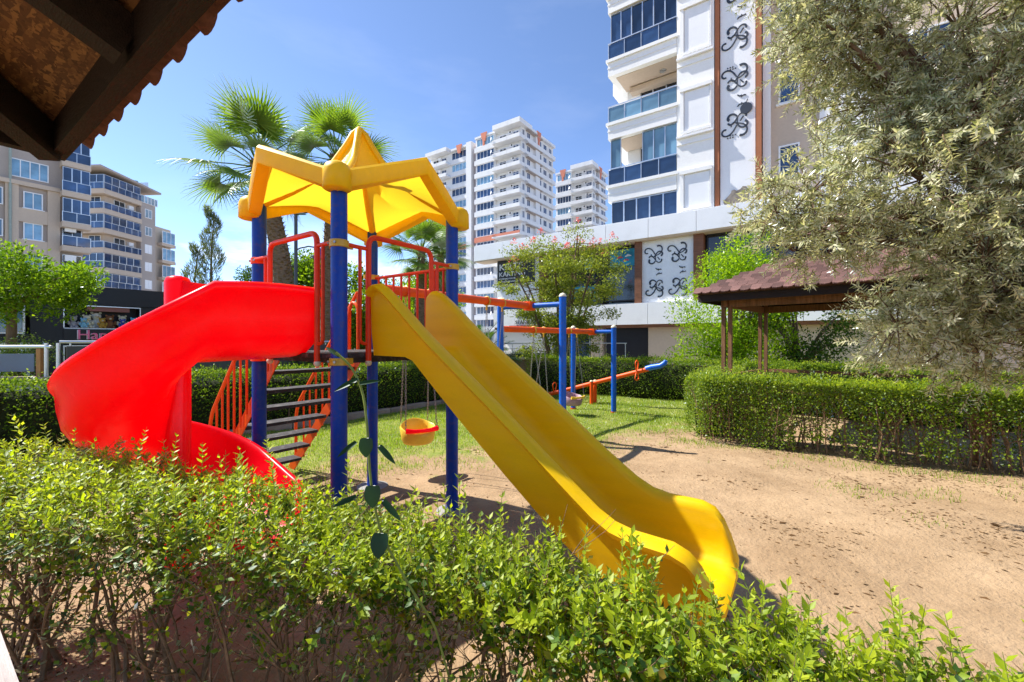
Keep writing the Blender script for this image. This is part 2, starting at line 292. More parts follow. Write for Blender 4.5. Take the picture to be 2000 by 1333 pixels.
# ---------------------------------------------------------------- play tower (origin under its middle; local x = V, y = U)
H = .59
tower = thing('play_tower', 'play tower with star-shaped yellow roof, red spiral slide and yellow straight slide', 'play tower', W(-3.36, 2.405), SITE)
PZ = 1.51
def rnd_path(pts, r, n=5):                                 # round the corners of a polyline
    P = [Vector(p) for p in pts]; out = [P[0]]
    for i in range(1, len(P)-1):
        a = (P[i-1]-P[i]); b = (P[i+1]-P[i]); ra = min(r, a.length*.49, b.length*.49); p0 = P[i]+a.normalized()*ra; p1 = P[i]+b.normalized()*ra
        for q in range(n+1):
            t = q/n; out.append(p0*(1-t)**2+P[i]*2*t*(1-t)+p1*t*t)
    out.append(P[-1]); return out
for i, (sx, sy) in enumerate(((1,-1),(-1,-1),(1,1),(-1,1))):
    x, y = sx*H, sy*H
    po = MB().cyl((x,y,-.1),(x,y,2.79), .057, n=24).build('post', M_blue, tower, 40)
    for z in (2.295, PZ-.058):
        mb = MB(); cm = M_orange if i == 1 else M_clampy
        mb.tube([(x,y,z-.027),(x,y,z-.024),(x,y,z+.024),(x,y,z+.027)], [.061,.067,.067,.061], 20)
        for ex, ey in ((-sx,0),(0,-sy)):
            mb.box(x+ex*.06-(.05 if ex else .008), y+ey*.06-(.05 if ey else .008), z-.022, x+ex*.06+(.05 if ex else .008), y+ey*.06+(.05 if ey else .008), z+.022)
        c = mb.build('clamp', cm, po, 40)
        for ang in (-2.2, -1.0):
            px, py = x+.067*math.cos(ang), y+.067*math.sin(ang)
            MB().cyl((px,py,z),(px+.012*math.cos(ang),py+.012*math.sin(ang),z), .009, n=8).build('bolt', M_steel, po, 40)
for sx, sy in ((1,-1),(-1,-1),(1,1),(-1,1)): MB().tube([(sx*H,sy*H,-.08),(sx*H,sy*H,.012),(sx*H,sy*H,.022)], [.17,.165,.13], 18).build('footing', M_conc, tower, 40)
# platform
frame = MB()
for a in ((-H,-H+.06,H,-H+.10),(-H,H-.10,H,H-.06),(-H+.06,-H,-H+.10,H),(H-.10,-H,H-.06,H)): frame.box(a[0],a[1],PZ-.075,a[2],a[3],PZ-.037)
platform = frame.build('platform', M_step, tower)
for k in range(7):
    x0 = -H+.015+k*(2*H-.03)/7
    bx(platform, 'plank', M_step, x0+.004, -H-.03, PZ-.035, x0+(2*H-.03)/7-.004, H+.03, PZ)
# roof
NSEG = 6
def rim(i):                                                # i in 0..8*NSEG: corner -> peak -> corner ...
    pts = [(H+.03,-(H+.03),2.725),(H+.235,0,2.99),(H+.03,H+.03,2.725),(0,H+.235,2.99),(-H-.03,H+.03,2.725),(-H-.235,0,2.99),(-H-.03,-(H+.03),2.725),(0,-(H+.235),2.99)]
    e, t = divmod(i % (8*NSEG), NSEG); t /= NSEG; p, q = Vector(pts[e]), Vector(pts[(e+1) % 8]); s = t if e % 2 == 0 else 1-t
    t2 = t; return p.lerp(q, t2), s
Tv = [0,.06,.12,.2,.28,.36,.45,.55,.65,.76,.88,1.0]
Cz = np.interp(Tv, [0,.05,.12,.3,.6,1], [3.52,3.475,3.36,3.12,2.93,2.74]); Mz = np.interp(Tv, [0,.05,.12,.28,.5,.75,1], [3.52,3.45,3.27,2.98,2.90,2.92,2.99])
roof = MB(); n8 = 8*NSEG; rv = [(0,0,3.525)]; rf = []
for j in range(1, len(Tv)):
    for i in range(n8):
        p, s = rim(i); rv.append((p.x*Tv[j], p.y*Tv[j], Cz[j]*(1-s)+Mz[j]*s))
for i in range(n8):
    rf.append((0, 1+i, 1+(i+1) % n8))
    for j in range(len(Tv)-2): rf.append((1+j*n8+i, 1+(j+1)*n8+i, 1+(j+1)*n8+(i+1) % n8, 1+j*n8+(i+1) % n8))
roof.add(rv, rf)
roof_o = tag(roof.build('roof', M_yelroof, tower, 28), 'star-shaped yellow plastic roof with a central spike')
band = MB(); rings = []
prof = [(-.050,-.070),(-.058,-.055),(-.058,.045),(-.040,.068),(0,.076),(.035,.068),(.048,.045),(.048,-.055),(.040,-.070)]
for i in range(n8):
    p, s = rim(i); d = Vector((p.x,p.y,0)).normalized(); rings.append([p-d*u+Vector((0,0,v)) for u, v in prof])
band.loft(rings, closed=True).build('rim_band', M_yel, roof_o, 32)
for sx, sy in ((1,-1),(-1,-1),(1,1),(-1,1)):
    mb = MB(); mb.tube([(sx*t*(H+.03), sy*t*(H+.03), z+.012) for t, z in zip(Tv, Cz)], [.018]+[.032]*(len(Tv)-1), 8); mb.build('rib', M_yel, roof_o, 60)
    x, y = sx*(H+.045), sy*(H+.045)
    MB().tube([(x,y,2.66),(x,y,2.668),(x,y,2.79),(x,y,2.83),(x,y,2.853),(x,y,2.86)], [.085,.098,.096,.08,.045,.01], 18).build('corner_cap', M_yel, roof_o, 60)

# straight yellow slide (leaves the +x side)
def section(x, zb, zt, hw, yc=-.022):
    lip = .018+.03*min(1, (zt-zb)/.3); wl = zt-zb
    h = [(-hw-.035, zb-.035), (-hw-.055, zb+wl*.3), (-hw-.062, zt-.055), (-hw-.062-lip*.7, zt-.05), (-hw-.066-lip, zt-.02), (-hw-.058-lip*.5, zt), (-hw-.03, zt+.008), (-hw-.006, zt-.006),
         (-hw+.004, zt-.04), (-hw+.008, zb+max(.04, min(.12, wl*.6))), (-hw+.022, zb+.045), (-hw+.06, zb+.012), (-hw+.12, zb)]
    ring = h+[(0, zb-.004)]+[(-y, z) for y, z in reversed(h)]
    return [(x, yc+y, z) for y, z in ring]
xs = [.615,.66,.72,.79,.88,.98,1.06,1.15,1.3,1.5,1.7,1.9,2.1,2.3,2.42,2.52,2.62,2.72,2.82,2.92,2.99,3.04,3.08,3.105,3.12]
zb = np.interp(xs, [.6,.98,1.06,1.15,1.45,1.9,2.3,2.45,2.6,2.8,3.0,3.08,3.12], [1.525,1.52,1.495,1.42,1.175,.825,.505,.41,.34,.30,.295,.285,.262])
zt = np.interp(xs, [.6,.63,.70,.80,.9,1.21,1.9,2.3,2.45,2.54,2.62,2.74,2.92,2.99,3.05,3.09,3.12], [1.96,2.015,2.035,1.985,1.91,1.66,1.175,.855,.74,.675,.635,.605,.60,.575,.51,.42,.33])
zb = zb+.055*np.clip((np.array(xs)-1.9)/.9, 0, 1); zt = zt+.055*np.clip((np.array(xs)-1.9)/.9, 0, 1)
hw = np.interp(xs, [.6,2.3,2.8,3.0,3.12], [.255,.255,.275,.28,.25])
slide = MB().loft([section(x, a, max(b, a+.05), w) for x, a, b, w in zip([.615+(q-.615)*.965 for q in xs], zb, zt, hw)]).build('straight_slide', M_yel, tower, 50)
tag(slide, 'straight yellow plastic slide ending on the sand')
mb = MB(); [MB().cyl((2.52,y,-.1),(2.60,y,.34), .032, n=12).build('foot', M_orange, slide, 40) for y in (-.2,.16)]

# red spiral slide: straight mouth on the -y side, then 270 degrees clockwise round a column, then a run-out along +x
cx, cy, RO = -.34, -1.255, .61
def spsec(o, zr, zb, hi, fl=0.0):                        # o(rho) -> xy point; closed ring
    pr = [(.055, zb+hi),(.085, zb+hi+.012),(.105, zb+hi-.01),(.11, zb+min(hi*.5,.2)),(.13, zb+.05),(.17, zb+.012),(.26, zb),(.36, zb+.015),(.44, zb+.05),(.50, zb+.11),(.54, zb+.20),(.565, zr-.06),(.572, zr-.02),
          (.585, zr),(.605, zr+.008),(.625, zr-.004),(.634, zr-.028),(.625, zr-.05),(.606, zr-.062),(.598, zb+.24),(.578, zb+.13),(.53, zb+.045),(.45, zb-.015),(.36, zb-.045),(.24, zb-.06),(.12, zb-.062),(.055, zb-.055)]
    ring = []
    for rho, z in pr:
        p = o(rho+(fl*(rho-.06)/.55 if rho > .06 else 0)); ring.append((p[0], p[1], z))
    return ring
rings = []
for t in (0,.06,.14,.25,.38,.52,.66):
    y = -.60+(cy+.60)*t/.66; s = t/.66; zr = 1.985-.012*s+.018*math.sin(math.pi*s); fl = .10*(1-s)**2
    rings.append(spsec(lambda r, y=y: (cx+r, y), zr, 1.53-.02*s, .50-.06*(1-s), fl))
for q in range(1, 37):
    ph = R(270*q/36); f = q/36; zr = float(np.interp(270*f, [0,30,60,90,150,225,270], [1.973,1.76,1.56,1.39,1.14,.85,.673])); zbb = zr-.463+.11*f; hi = max(.16, .50-2.2*f)
    d = (math.cos(ph), -math.sin(ph)); rings.append(spsec(lambda r, d=d: (cx+r*d[0], cy+r*d[1]), zr, zbb, hi))
for q in range(1, 9):
    f = q/8; x = cx+.70*f; zr = .673-.20*f-(.07*max(0, f-.8)/.2); zbb = .32-.11*f+.02*f*f; hi = .16
    rings.append(spsec(lambda r, x=x: (x, cy+r), zr, zbb, hi))
spiral = tag(MB().loft(rings).build('spiral_slide', M_red, tower, 60), 'glossy red plastic spiral slide curling down to the hedge')
MB().tube([(cx,cy,-.1),(cx,cy,2.02),(cx,cy,2.05),(cx,cy,2.065)], [.078,.078,.065,.02], 20).build('column', M_red, spiral, 50)

# stairs on the -x side
stair = MB()
for sy in (-1, 1):
    stair.beam((-H+.0, sy*.44, PZ-.05), (-H-1.47, sy*.44, -.06), .012, .115)
stair_o = tag(stair.build('staircase', M_orange, tower), 'orange steel staircase with dark rubber treads')
for k in range(1, 8):
    x = -H-.02-.175*k
    bx(stair_o, 'step', M_step, x-.10, -.428, PZ-.19*k-.032, x+.10, .428, PZ-.19*k)
for sy in (-1, 1):
    y = sy*.472
    top = [(-H-.10, y, PZ+.62), (-H-1.30, y, PZ+.62-1.30), (-H-1.36, y, PZ+.50-1.36), (-H-1.36, y, .05)]
    hr = MB().tube(rnd_path(top, .10), .019, 8).build('handrail', M_orange, stair_o, 60)
    for k in range(9):
        x = -H-.10-.135*k; zl = PZ-.05-(k*.135+.10)*1.065
        MB().cyl((x,y,zl-.03),(x,y,PZ+.62-.135*k*1.083), .0125, n=6).build('baluster', M_orange, hr, 60)
    MB().tube(rnd_path([(-H+.01, sy*.40, PZ-.02),(-H+.01, sy*.40, PZ+.46),(-H-.10, sy*.40, PZ+.52),(-H-.18, sy*.40, PZ+.30),(-H-.18, sy*.40, PZ-.22)], .12), .017, 8).build('grab_rail', M_orange, stair_o, 60)

# entrance frames over both slides
def arch(name, y0, y1, fn):
    mb = MB().tube(rnd_path([fn(y0,PZ-.07), fn(y0,2.40), fn(y1,2.40), fn(y1,PZ-.07)], .085), .021, 10); o = mb.build(name, M_redor, tower, 60)
    for yy, s, edge in ((y0,-1,-H),(y1,1,H)):
        MB().cyl(fn(yy, 2.30), fn(edge, 2.30), .016, n=8).build('side_bar', M_redor, o, 60)
        ym = yy+s*.075 if abs(edge-yy) > .12 else yy+s*.05
        MB().tube(rnd_path([fn(ym,2.30), fn(ym,1.585), fn(yy,1.575)], .06), .0135, 8).build('side_bar', M_redor, o, 60)
        MB().ell(fn(yy, PZ-.075), .026, 10, 6).build('bolt_cap', M_cream, o, 60)
arch('entrance_arch', -.31, .385, lambda t, z: (t, -H-.045, z))
arch('entrance_arch', -.345, .315, lambda t, z: (H+.005, t, z))
# barrier on the +y side
bar = MB().cyl((-H,H,2.285),(H,H,2.285), .017, n=8).build('barrier', M_redor, tower, 60)
MB().cyl((-H,H,1.60),(H,H,1.60), .015, n=8).build('lower_bar', M_redor, bar, 60)
for k in range(9):
    x = -H+.11+k*.12
    MB().cyl((x,H,1.60),(x,H,2.285), .012, n=8).build('baluster', M_redor, bar, 60)

# ---------------------------------------------------------------- swing frame: two bays in a row behind the tower
sw = thing('swing_frame', 'blue and orange steel swing frame behind the yellow slide', 'swing frame', W(-3.81, 6.0), SITE)
def toS(x, y, z, o=(-3.81, 6.0)):                          # world xy -> swing frame local
    a = x*math.cos(TH)-y*math.sin(TH); b = x*math.sin(TH)+y*math.cos(TH); return Vector((a-o[0], b-o[1], z))
def swpost(x, y, top):
    p = toS(x, y, 0); o = MB().cyl(p+Vector((0,0,-.1)), p+Vector((0,0,top)), .057, n=20).build('post', M_blue2, sw, 40)
    MB().tube([p+Vector((0,0,top)), p+Vector((0,0,top+.02)), p+Vector((0,0,top+.045)), p+Vector((0,0,top+.06))], [.062,.06,.04,.008], 16).build('cap', M_cream, o, 60)
    MB().cyl(p+Vector((0,0,-.02)), p+Vector((0,0,.035)), .062, n=20).build('base_ring', M_redor, o, 40)
    return p
ZA, ZB = 2.18, 1.81
A1 = swpost(.80, 6.76, 2.30); A2 = swpost(-.20, 7.44, 2.30); B1 = swpost(2.26, 9.52, 1.90); B2 = swpost(1.44, 10.08, 1.90)
for p, q, z in ((A1,A2,ZA),(B1,B2,ZB)):
    MB().cyl(p+Vector((0,0,z)), q+Vector((0,0,z)), .042, n=14).build('crossbar', M_blue2, sw, 40)
TA = (A1+A2)/2+Vector((0,0,ZA)); TB = (B1+B2)/2+Vector((0,0,ZB)); A0 = Vector((-.12,-2.93,ZA)); B0 = A2+Vector((0,0.03,ZB))
beamA = MB().cyl(A0, TA, .055, n=18).build('beam', M_orange, sw, 40); beamB = MB().cyl(B0, TB, .055, n=18).build('beam', M_orange, sw, 40)
for t, bm_ in ((TA,beamA),(TB,beamB)): MB().box(t.x-.065,t.y-.10,t.z-.075,t.x+.065,t.y+.06,t.z+.07).build('bracket', M_orange, bm_)
def hangers(o, c):
    mb = MB(); ring = [c+Vector((.064*math.cos(a), 0, .064*math.sin(a))) for a in np.linspace(0, 2*math.pi, 13)[:-1]]
    mb.tube(ring, .011, 6, closed=True); mb.cyl(c+Vector((0,0,-.06)), c+Vector((0,0,-.135)), .014, n=6); mb.build('hanger', M_clampy, o, 60)
def chain(mb, p, q, r=.0075):
    p = Vector(p); q = Vector(q); n = max(2, int((q-p).length/.034)); d = (q-p)/n
    for k in range(n):
        a = p+d*k-d*.12; b = p+d*(k+1)+d*.12; s = d.cross(Vector((1,0,0) if k % 2 else (0,1,0))).normalized()*r
        mb.tube([a-s, b-s], .0032, 4); mb.tube([a+s, b+s], .0032, 4)
def lerp3(p, q, b): t = (b-p.y)/(q.y-p.y); return p.lerp(q, t)
M_mauve = mat('faded_mauve_plastic', (.36,.20,.25), .5, .4, dirt=((.5,.35,.36), .5, 8))
M_yseat = plastic('pale_yellow_plastic', (.86,.56,.05), .1, .4)
def bucket_swing(p0, p1, b, zs, label, shell, bar, rz, group='bucket swings hanging from the swing frame'):
    c = lerp3(p0, p1, b); o = thing('bucket_swing', label, 'swing', (sw.matrix_basis @ Vector((c.x, c.y, 0)))+Vector((0,0,zs)), SITE+rz, group)
    # seat shell: faces +x locally before rz
    m = MB(); n = 20; prof = [(.10,.0),(.155,.01),(.18,.05),(.19,.12),(.20,.20),(.19,.215),(.175,.205),(.165,.13),(.15,.07),(.10,.05)]
    rings = []
    for q in range(n):
        a = 2*math.pi*q/n; back = max(0, -math.cos(a)); front = max(0, math.cos(a)); hh = 1+.30*back**2-.30*front
        rings.append([(u*math.cos(a)*1.0, u*math.sin(a)*1.08, v*hh) for u, v in prof])
    m.loft(rings, closed=True); m.add([(r[9][0],r[9][1],r[9][2]) for r in rings], [tuple(range(n))]); m.add([(r[0][0],r[0][1],r[0][2]) for r in rings], [tuple(range(n-1,-1,-1))])
    so = m.build('seat', shell, o, 60)
    MB().tube([(.15,-.19,.19),(.19,-.10,.185),(.20,0,.185),(.19,.10,.185),(.15,.19,.19)], [.032,.024,.022,.024,.032], 10).build('safety_bar', bar, o, 60)
    ch = MB(); ztop = c.z-.13-zs
    ca, sa = math.cos(-rz), math.sin(-rz)
    for s in (-1, 1):
        hx, hy = -sa*s*.19, ca*s*.19
        for px, py, pz in ((-.14, s*.17, .25),(.14, s*.19, .19)): ch = MB(); chain(ch, (px,py,pz), (hx,hy,ztop)); ch.build('chain', M_chain, o)
        hangers(beamA if p1 is TA else beamB, c+Vector((0, s*.19, 0)))
    return o
bucket_swing(A0, TA, -2.38, .36, 'pale yellow bucket swing with red bar, seen between tower and slide', M_yseat, M_red, R(-25))
bucket_swing(A0, TA, -.92, .36, 'bucket swing hidden behind the yellow slide, chains showing above it', M_yseat, M_red, R(0))
bucket_swing(B0, TB, 1.08, .24, 'bucket swing with red bar at the edge of the yellow slide', M_yseat, M_red, R(15))
bucket_swing(B0, TB, 2.28, .22, 'faded mauve bucket swing hanging beside the far blue posts', M_mauve, M_yseat, R(-20))

# ---------------------------------------------------------------- seesaw
ss = thing('seesaw', 'orange seesaw tilted towards its blue seat end near the back hedge', 'seesaw', (2.10, 11.07, 0), SITE)
bm_ = MB().cyl((-1.42,0,.10),(1.42,0,.93), .052, n=16).build('beam', M_orange, ss, 40)
for s in (-1, 1):
    pv = MB().cyl((0, s*.11, -.05),(0, s*.11, .56), .045, n=14).build('pivot_post', M_orange, ss, 40)
    MB().ell((0, s*.11, .565), (.048,.048,.03), 12, 6).build('cap', M_cream, pv, 60)
MB().cyl((0,-.13,.50),(0,.13,.50), .022, n=10).build('axle', M_steel, ss, 40)
for s, m, z in ((1, mat('bright_blue_plastic', (.005,.13,.68), .35), .955), (-1, mat('bright_red_plastic', (.75,.01,.01), .35), .11)):
    x = s*1.55
    se = MB().tube([(s*1.36,0,z-.02*s),(s*1.50,0,z+.02),(s*1.70,0,z+.06),(s*1.80,0,z+.13),(s*1.83,0,z+.19)], [.062,.07,.062,.058,.04], 12).build('seat', m, ss, 60)
    for sg, hz, w in ((1,.28,.11),(-1,.20,.14)):
        xx = s*1.14; zz = .515+.2915*xx
        if zz-hz < .02 and sg < 0: continue
        MB().tube(rnd_path([(xx,-.02,zz),(xx,-w*.55,zz+sg*hz*.25),(xx,-w,zz+sg*hz*.8),(xx,-w*.4,zz+sg*hz),(xx,w*.4,zz+sg*hz),(xx,w,zz+sg*hz*.8),(xx,w*.55,zz+sg*hz*.25),(xx,.02,zz)], .06), .015, 8).build('handle' if sg > 0 else 'foot_rest', M_orange, ss, 60)

# ---------------------------------------------------------------- far gazebo (right)
GR = math.atan2(-.70, .711); GW, GD, EZ, CZ = 3.8, 3.0, 2.46, 3.07
gaz = thing('gazebo', 'brown wooden gazebo with burgundy shingle roof behind the right hedge', 'gazebo', (3.26, 7.57, 0), GR)
gx0, gx1, gy0, gy1 = 1.32, GW-1.32, 1.05, GD-1.05
rf = MB(); q = [(0,0,EZ),(GW,0,EZ),(GW,GD,EZ),(0,GD,EZ),(gx0,gy0,CZ),(gx1,gy0,CZ),(gx1,gy1,CZ),(gx0,gy1,CZ)]
rf.add(q+[(x,y,z-.04) for x,y,z in q], [(0,1,5,4),(1,2,6,5),(2,3,7,6),(3,0,4,7),(4,5,6,7),(8,12,13,9),(9,13,14,10),(10,14,15,11),(11,15,12,8),(0,8,9,1),(1,9,10,2),(2,10,11,3),(3,11,8,0)])
groof = rf.build('roof', M_shingle, gaz)
rows = 9; slope = Vector((0, gy0, CZ-EZ)); sl_n = Vector((0,-(CZ-EZ),gy0)).normalized(); sw_ = .152
tabp = [(-.5,.0),(-.36,-.28),(.0,-.40),(.36,-.28),(.5,.0),(.5,.95),(-.5,.95)]
tab_me = {}
for r in range(-1, rows):
    t0 = max(r, -.45)/rows; p0 = slope*t0; xl = gx0*t0; xr = GW-(GW-gx1)*t0; off = (r % 2)*.5
    k = 0
    while True:
        x = xl+sw_*(k+off)+.03
        if x > xr-.04: break
        if 'tab' not in tab_me:
            mb = MB(); sv = slope/rows; pl = [Vector((u*sw_*.97, 0, 0))+sv*v for u, v in tabp]; mb.prism([p+sl_n*.004 for p in pl], sl_n*.02); tab_me['tab'] = mb.mesh('shingle', M_shingle)
        put('shingle', tab_me['tab'], groof, Vector((x, p0.y, EZ+p0.z))+sl_n*(.003+.002*(r % 2)+.0007*(k % 5))); k += 1
for x0, y0, x1, y1 in ((.03,.03,GW-.03,.03),(GW-.03,.03,GW-.03,GD-.03),(GW-.03,GD-.03,.03,GD-.03),(.03,GD-.03,.03,.03)):
    MB().beam((x0,y0,EZ-.115),(x1,y1,EZ-.115), .03, .12).build('fascia', M_woodd, groof)
for x0, y0, x1, y1 in ((.30,.38,GW-.30,.38),(GW-.38,.30,GW-.38,GD-.30),(GW-.30,GD-.38,.30,GD-.38),(.38,GD-.30,.38,.30)):
    MB().beam((x0,y0,EZ-.20),(x1,y1,EZ-.20), .07, .13).build('beam', M_woodm, gaz)
for px, py in ((.38,.38),(GW-.38,.38),(GW-.38,GD-.38),(.38,GD-.38)):
    po = MB().box(px-.085,py-.03,0,px-.025,py+.03,EZ-.1).build('post', M_woodm, gaz)
    bx(po, 'twin_timber', M_woodm, px+.025, py-.03, 0, px+.085, py+.03, EZ-.1)
for z in (.55, .98):
    bx(gaz, 'rail', M_woodm, .38-.02, .48, z-.03, .38+.02, GD-.48, z+.03)
    bx(gaz, 'rail', M_woodm, .48, GD-.40, z-.03, GW-.48, GD-.36, z+.03)
cu = MB(); hx, hy, cxx, cyy = .62, .45, GW/2, GD/2
cup = MB().box(cxx-hx, cyy-hy, CZ-.02, cxx+hx, cyy+hy, CZ+.05).build('cupola', M_woodd, gaz)
for sx in (-1, 0, 1):
    for sy in (-1, 1): bx(cup, 'post', M_woodd, cxx+sx*(hx-.05)-.045, cyy+sy*(hy-.05)-.045, CZ+.05, cxx+sx*(hx-.05)+.045, cyy+sy*(hy-.05)+.045, CZ+.30)
e = .28; z0 = CZ+.29
MB().add([(cxx-hx-e,cyy-hy-e,z0),(cxx+hx+e,cyy-hy-e,z0),(cxx+hx+e,cyy+hy+e,z0),(cxx-hx-e,cyy+hy+e,z0),(cxx-.2,cyy,z0+.42),(cxx+.2,cyy,z0+.42)],
         [(0,1,5,4),(1,2,5),(2,3,4,5),(3,0,4),(3,2,1,0)]).build('cupola_roof', M_shingle, cup)

# ---------------------------------------------------------------- near gazebo: its eave hangs over the photographer
near = thing('gazebo', 'dark wooden gazebo eave with flake-board soffit overhanging at top left', 'gazebo', W(-2.45, .39), SITE)
def osb():
    m = bpy.data.materials.new('flake_board'); m.use_nodes = True; nt = m.node_tree; nt.nodes.clear(); k = nt.links.new; N = nt.nodes.new
    o = N('ShaderNodeOutputMaterial'); b = P_(nt, (.2,.1,.05), .7, .3); k(b.outputs[0], o.inputs[0]); t = N('ShaderNodeTexCoord')
    col = None
    for i, (rot, sc) in enumerate(((.3,(12,70,12)),(1.25,(14,78,14)),(2.3,(13,66,13)))):
        mp = N('ShaderNodeMapping'); mp.inputs['Rotation'].default_value = (0,0,rot); mp.inputs['Scale'].default_value = sc; k(t.outputs['Object'], mp.inputs[0])
        v = N('ShaderNodeTexVoronoi'); v.inputs['Scale'].default_value = 1.0; k(mp.outputs[0], v.inputs['Vector']); r = N('ShaderNodeValToRGB'); s = N('ShaderNodeSeparateColor'); k(v.outputs['Color'], s.inputs[0])
        r.color_ramp.elements[0].color = (.075,.032,.014,1); r.color_ramp.elements[1].color = (.30,.15,.055,1); r.color_ramp.elements.new(.6).color = (.14,.062,.026,1); k(s.outputs[i], r.inputs[0])
        if col is None: col = r.outputs[0]
        else:
            n = N('ShaderNodeTexNoise'); n.inputs['Scale'].default_value = 32+9*i; k(t.outputs['Object'], n.inputs['Vector']); f = N('ShaderNodeMath'); f.operation = 'GREATER_THAN'; f.inputs[1].default_value = .52; k(n.outputs['Fac'], f.inputs[0])
            q = N('ShaderNodeMixRGB'); k(f.outputs[0], q.inputs[0]); k(col, q.inputs[1]); k(r.outputs[0], q.inputs[2]); col = q.outputs[0]
    k(col, b.inputs['Base Color']); bp = N('ShaderNodeBump'); bp.inputs['Strength'].default_value = .6; bp.inputs['Distance'].default_value = .006; k(col, bp.inputs['Height']); k(bp.outputs[0], b.inputs['Normal']); return m
M_osb = osb()
NW, ND, NZ, PT = 3.6, 3.2, 2.30, .42                       # width, depth, eave height, slope
ax, ay = NW/2, -ND/2
def rz_(x, y): return NZ+.115+PT*max(0, min(x, NW-x, -y, y+ND))
soff = MB(); apx = (NW/2-.2, ay), (NW/2+.2, ay); zz = NZ+.115+PT*1.6
soff.add([(0,0,NZ+.115),(NW,0,NZ+.115),(NW,-ND,NZ+.115),(0,-ND,NZ+.115),(1.6,ay,zz),(NW-1.6,ay,zz)], [(0,4,5,1),(1,5,2),(2,5,4,3),(3,4,0)])
soff.build('soffit_board', M_osb, near)
sh = MB(); sh.add([(-.02,.02,NZ+.165),(NW+.02,.02,NZ+.165),(NW+.02,-ND-.02,NZ+.165),(-.02,-ND-.02,NZ+.165),(1.6,ay,zz+.06),(NW-1.6,ay,zz+.06)], [(0,1,5,4),(1,2,5),(2,3,4,5),(3,0,4)])
nroof = sh.build('roof', M_tile, near)
for p, q in (((0,-.025,NZ+.08),(NW,-.025,NZ+.08)),((.025,-.05,NZ+.08),(.025,-ND,NZ+.08))): MB().beam(p, q, .045, .12).build('fascia', M_woodd, near)
for x in (1.02, 2.02, 2.9): MB().beam((x,-.05,NZ+.06),(x,-1.55,NZ+.06+PT*1.5), .07, .11).build('rafter', M_woodd, near)
for y in (-1.0, -2.0): MB().beam((.05,y,NZ+.06),(1.5,y,NZ+.06+PT*1.45), .07, .11).build('rafter', M_woodd, near)
MB().beam((.04,-.04,NZ+.05),(1.55,-1.55,NZ+.05+PT*1.5), .07, .12).build('hip_rafter', M_woodd, near)
tm = MB(); rg = []
for yy, zz2 in ((.065,-.03),(-.07,.05)):
    rg.append([(.050*math.cos(a), yy, zz2+.036*math.sin(a)) for a in np.linspace(0, 2*math.pi, 15)[:-1]])
tm.loft(rg); tile_me = tm.mesh('tile', M_tile, 60)
pm = MB().add([(-.05,.06,-.02),(.05,.06,-.02),(.05,-.07,.06),(-.05,-.07,.06),(-.05,.06,-.042),(.05,.06,-.042),(.05,-.07,.04),(-.05,-.07,.04)], [(0,1,2,3),(7,6,5,4),(0,4,5,1),(1,5,6,2),(2,6,7,3),(3,7,4,0)]).mesh('pan_tile', M_tile)
for k in range(18):
    x = .06+k*.19; put('tile', tile_me, nroof, (x,0,NZ+.145)); put('pan_tile', pm, nroof, (x+.095,0,NZ+.142))
    if k < 14: put('tile', tile_me, nroof, (0,-.10-k*.19,NZ+.145), R(90)); put('pan_tile', pm, nroof, (0,-.10-k*.19-.095,NZ+.142), R(90))
# the rail beside the camera, one corner post behind it
bx(near, 'handrail', M_woodg, .2, -.36, .86, 3.3, -.245, .90)
for px, py in ((.30,-.30),(.35,-2.9),(3.3,-2.9),(3.3,-.3)): bx(near, 'post', M_woodm, px-.05, py-.05, 0, px+.05, py+.05, NZ+.1)

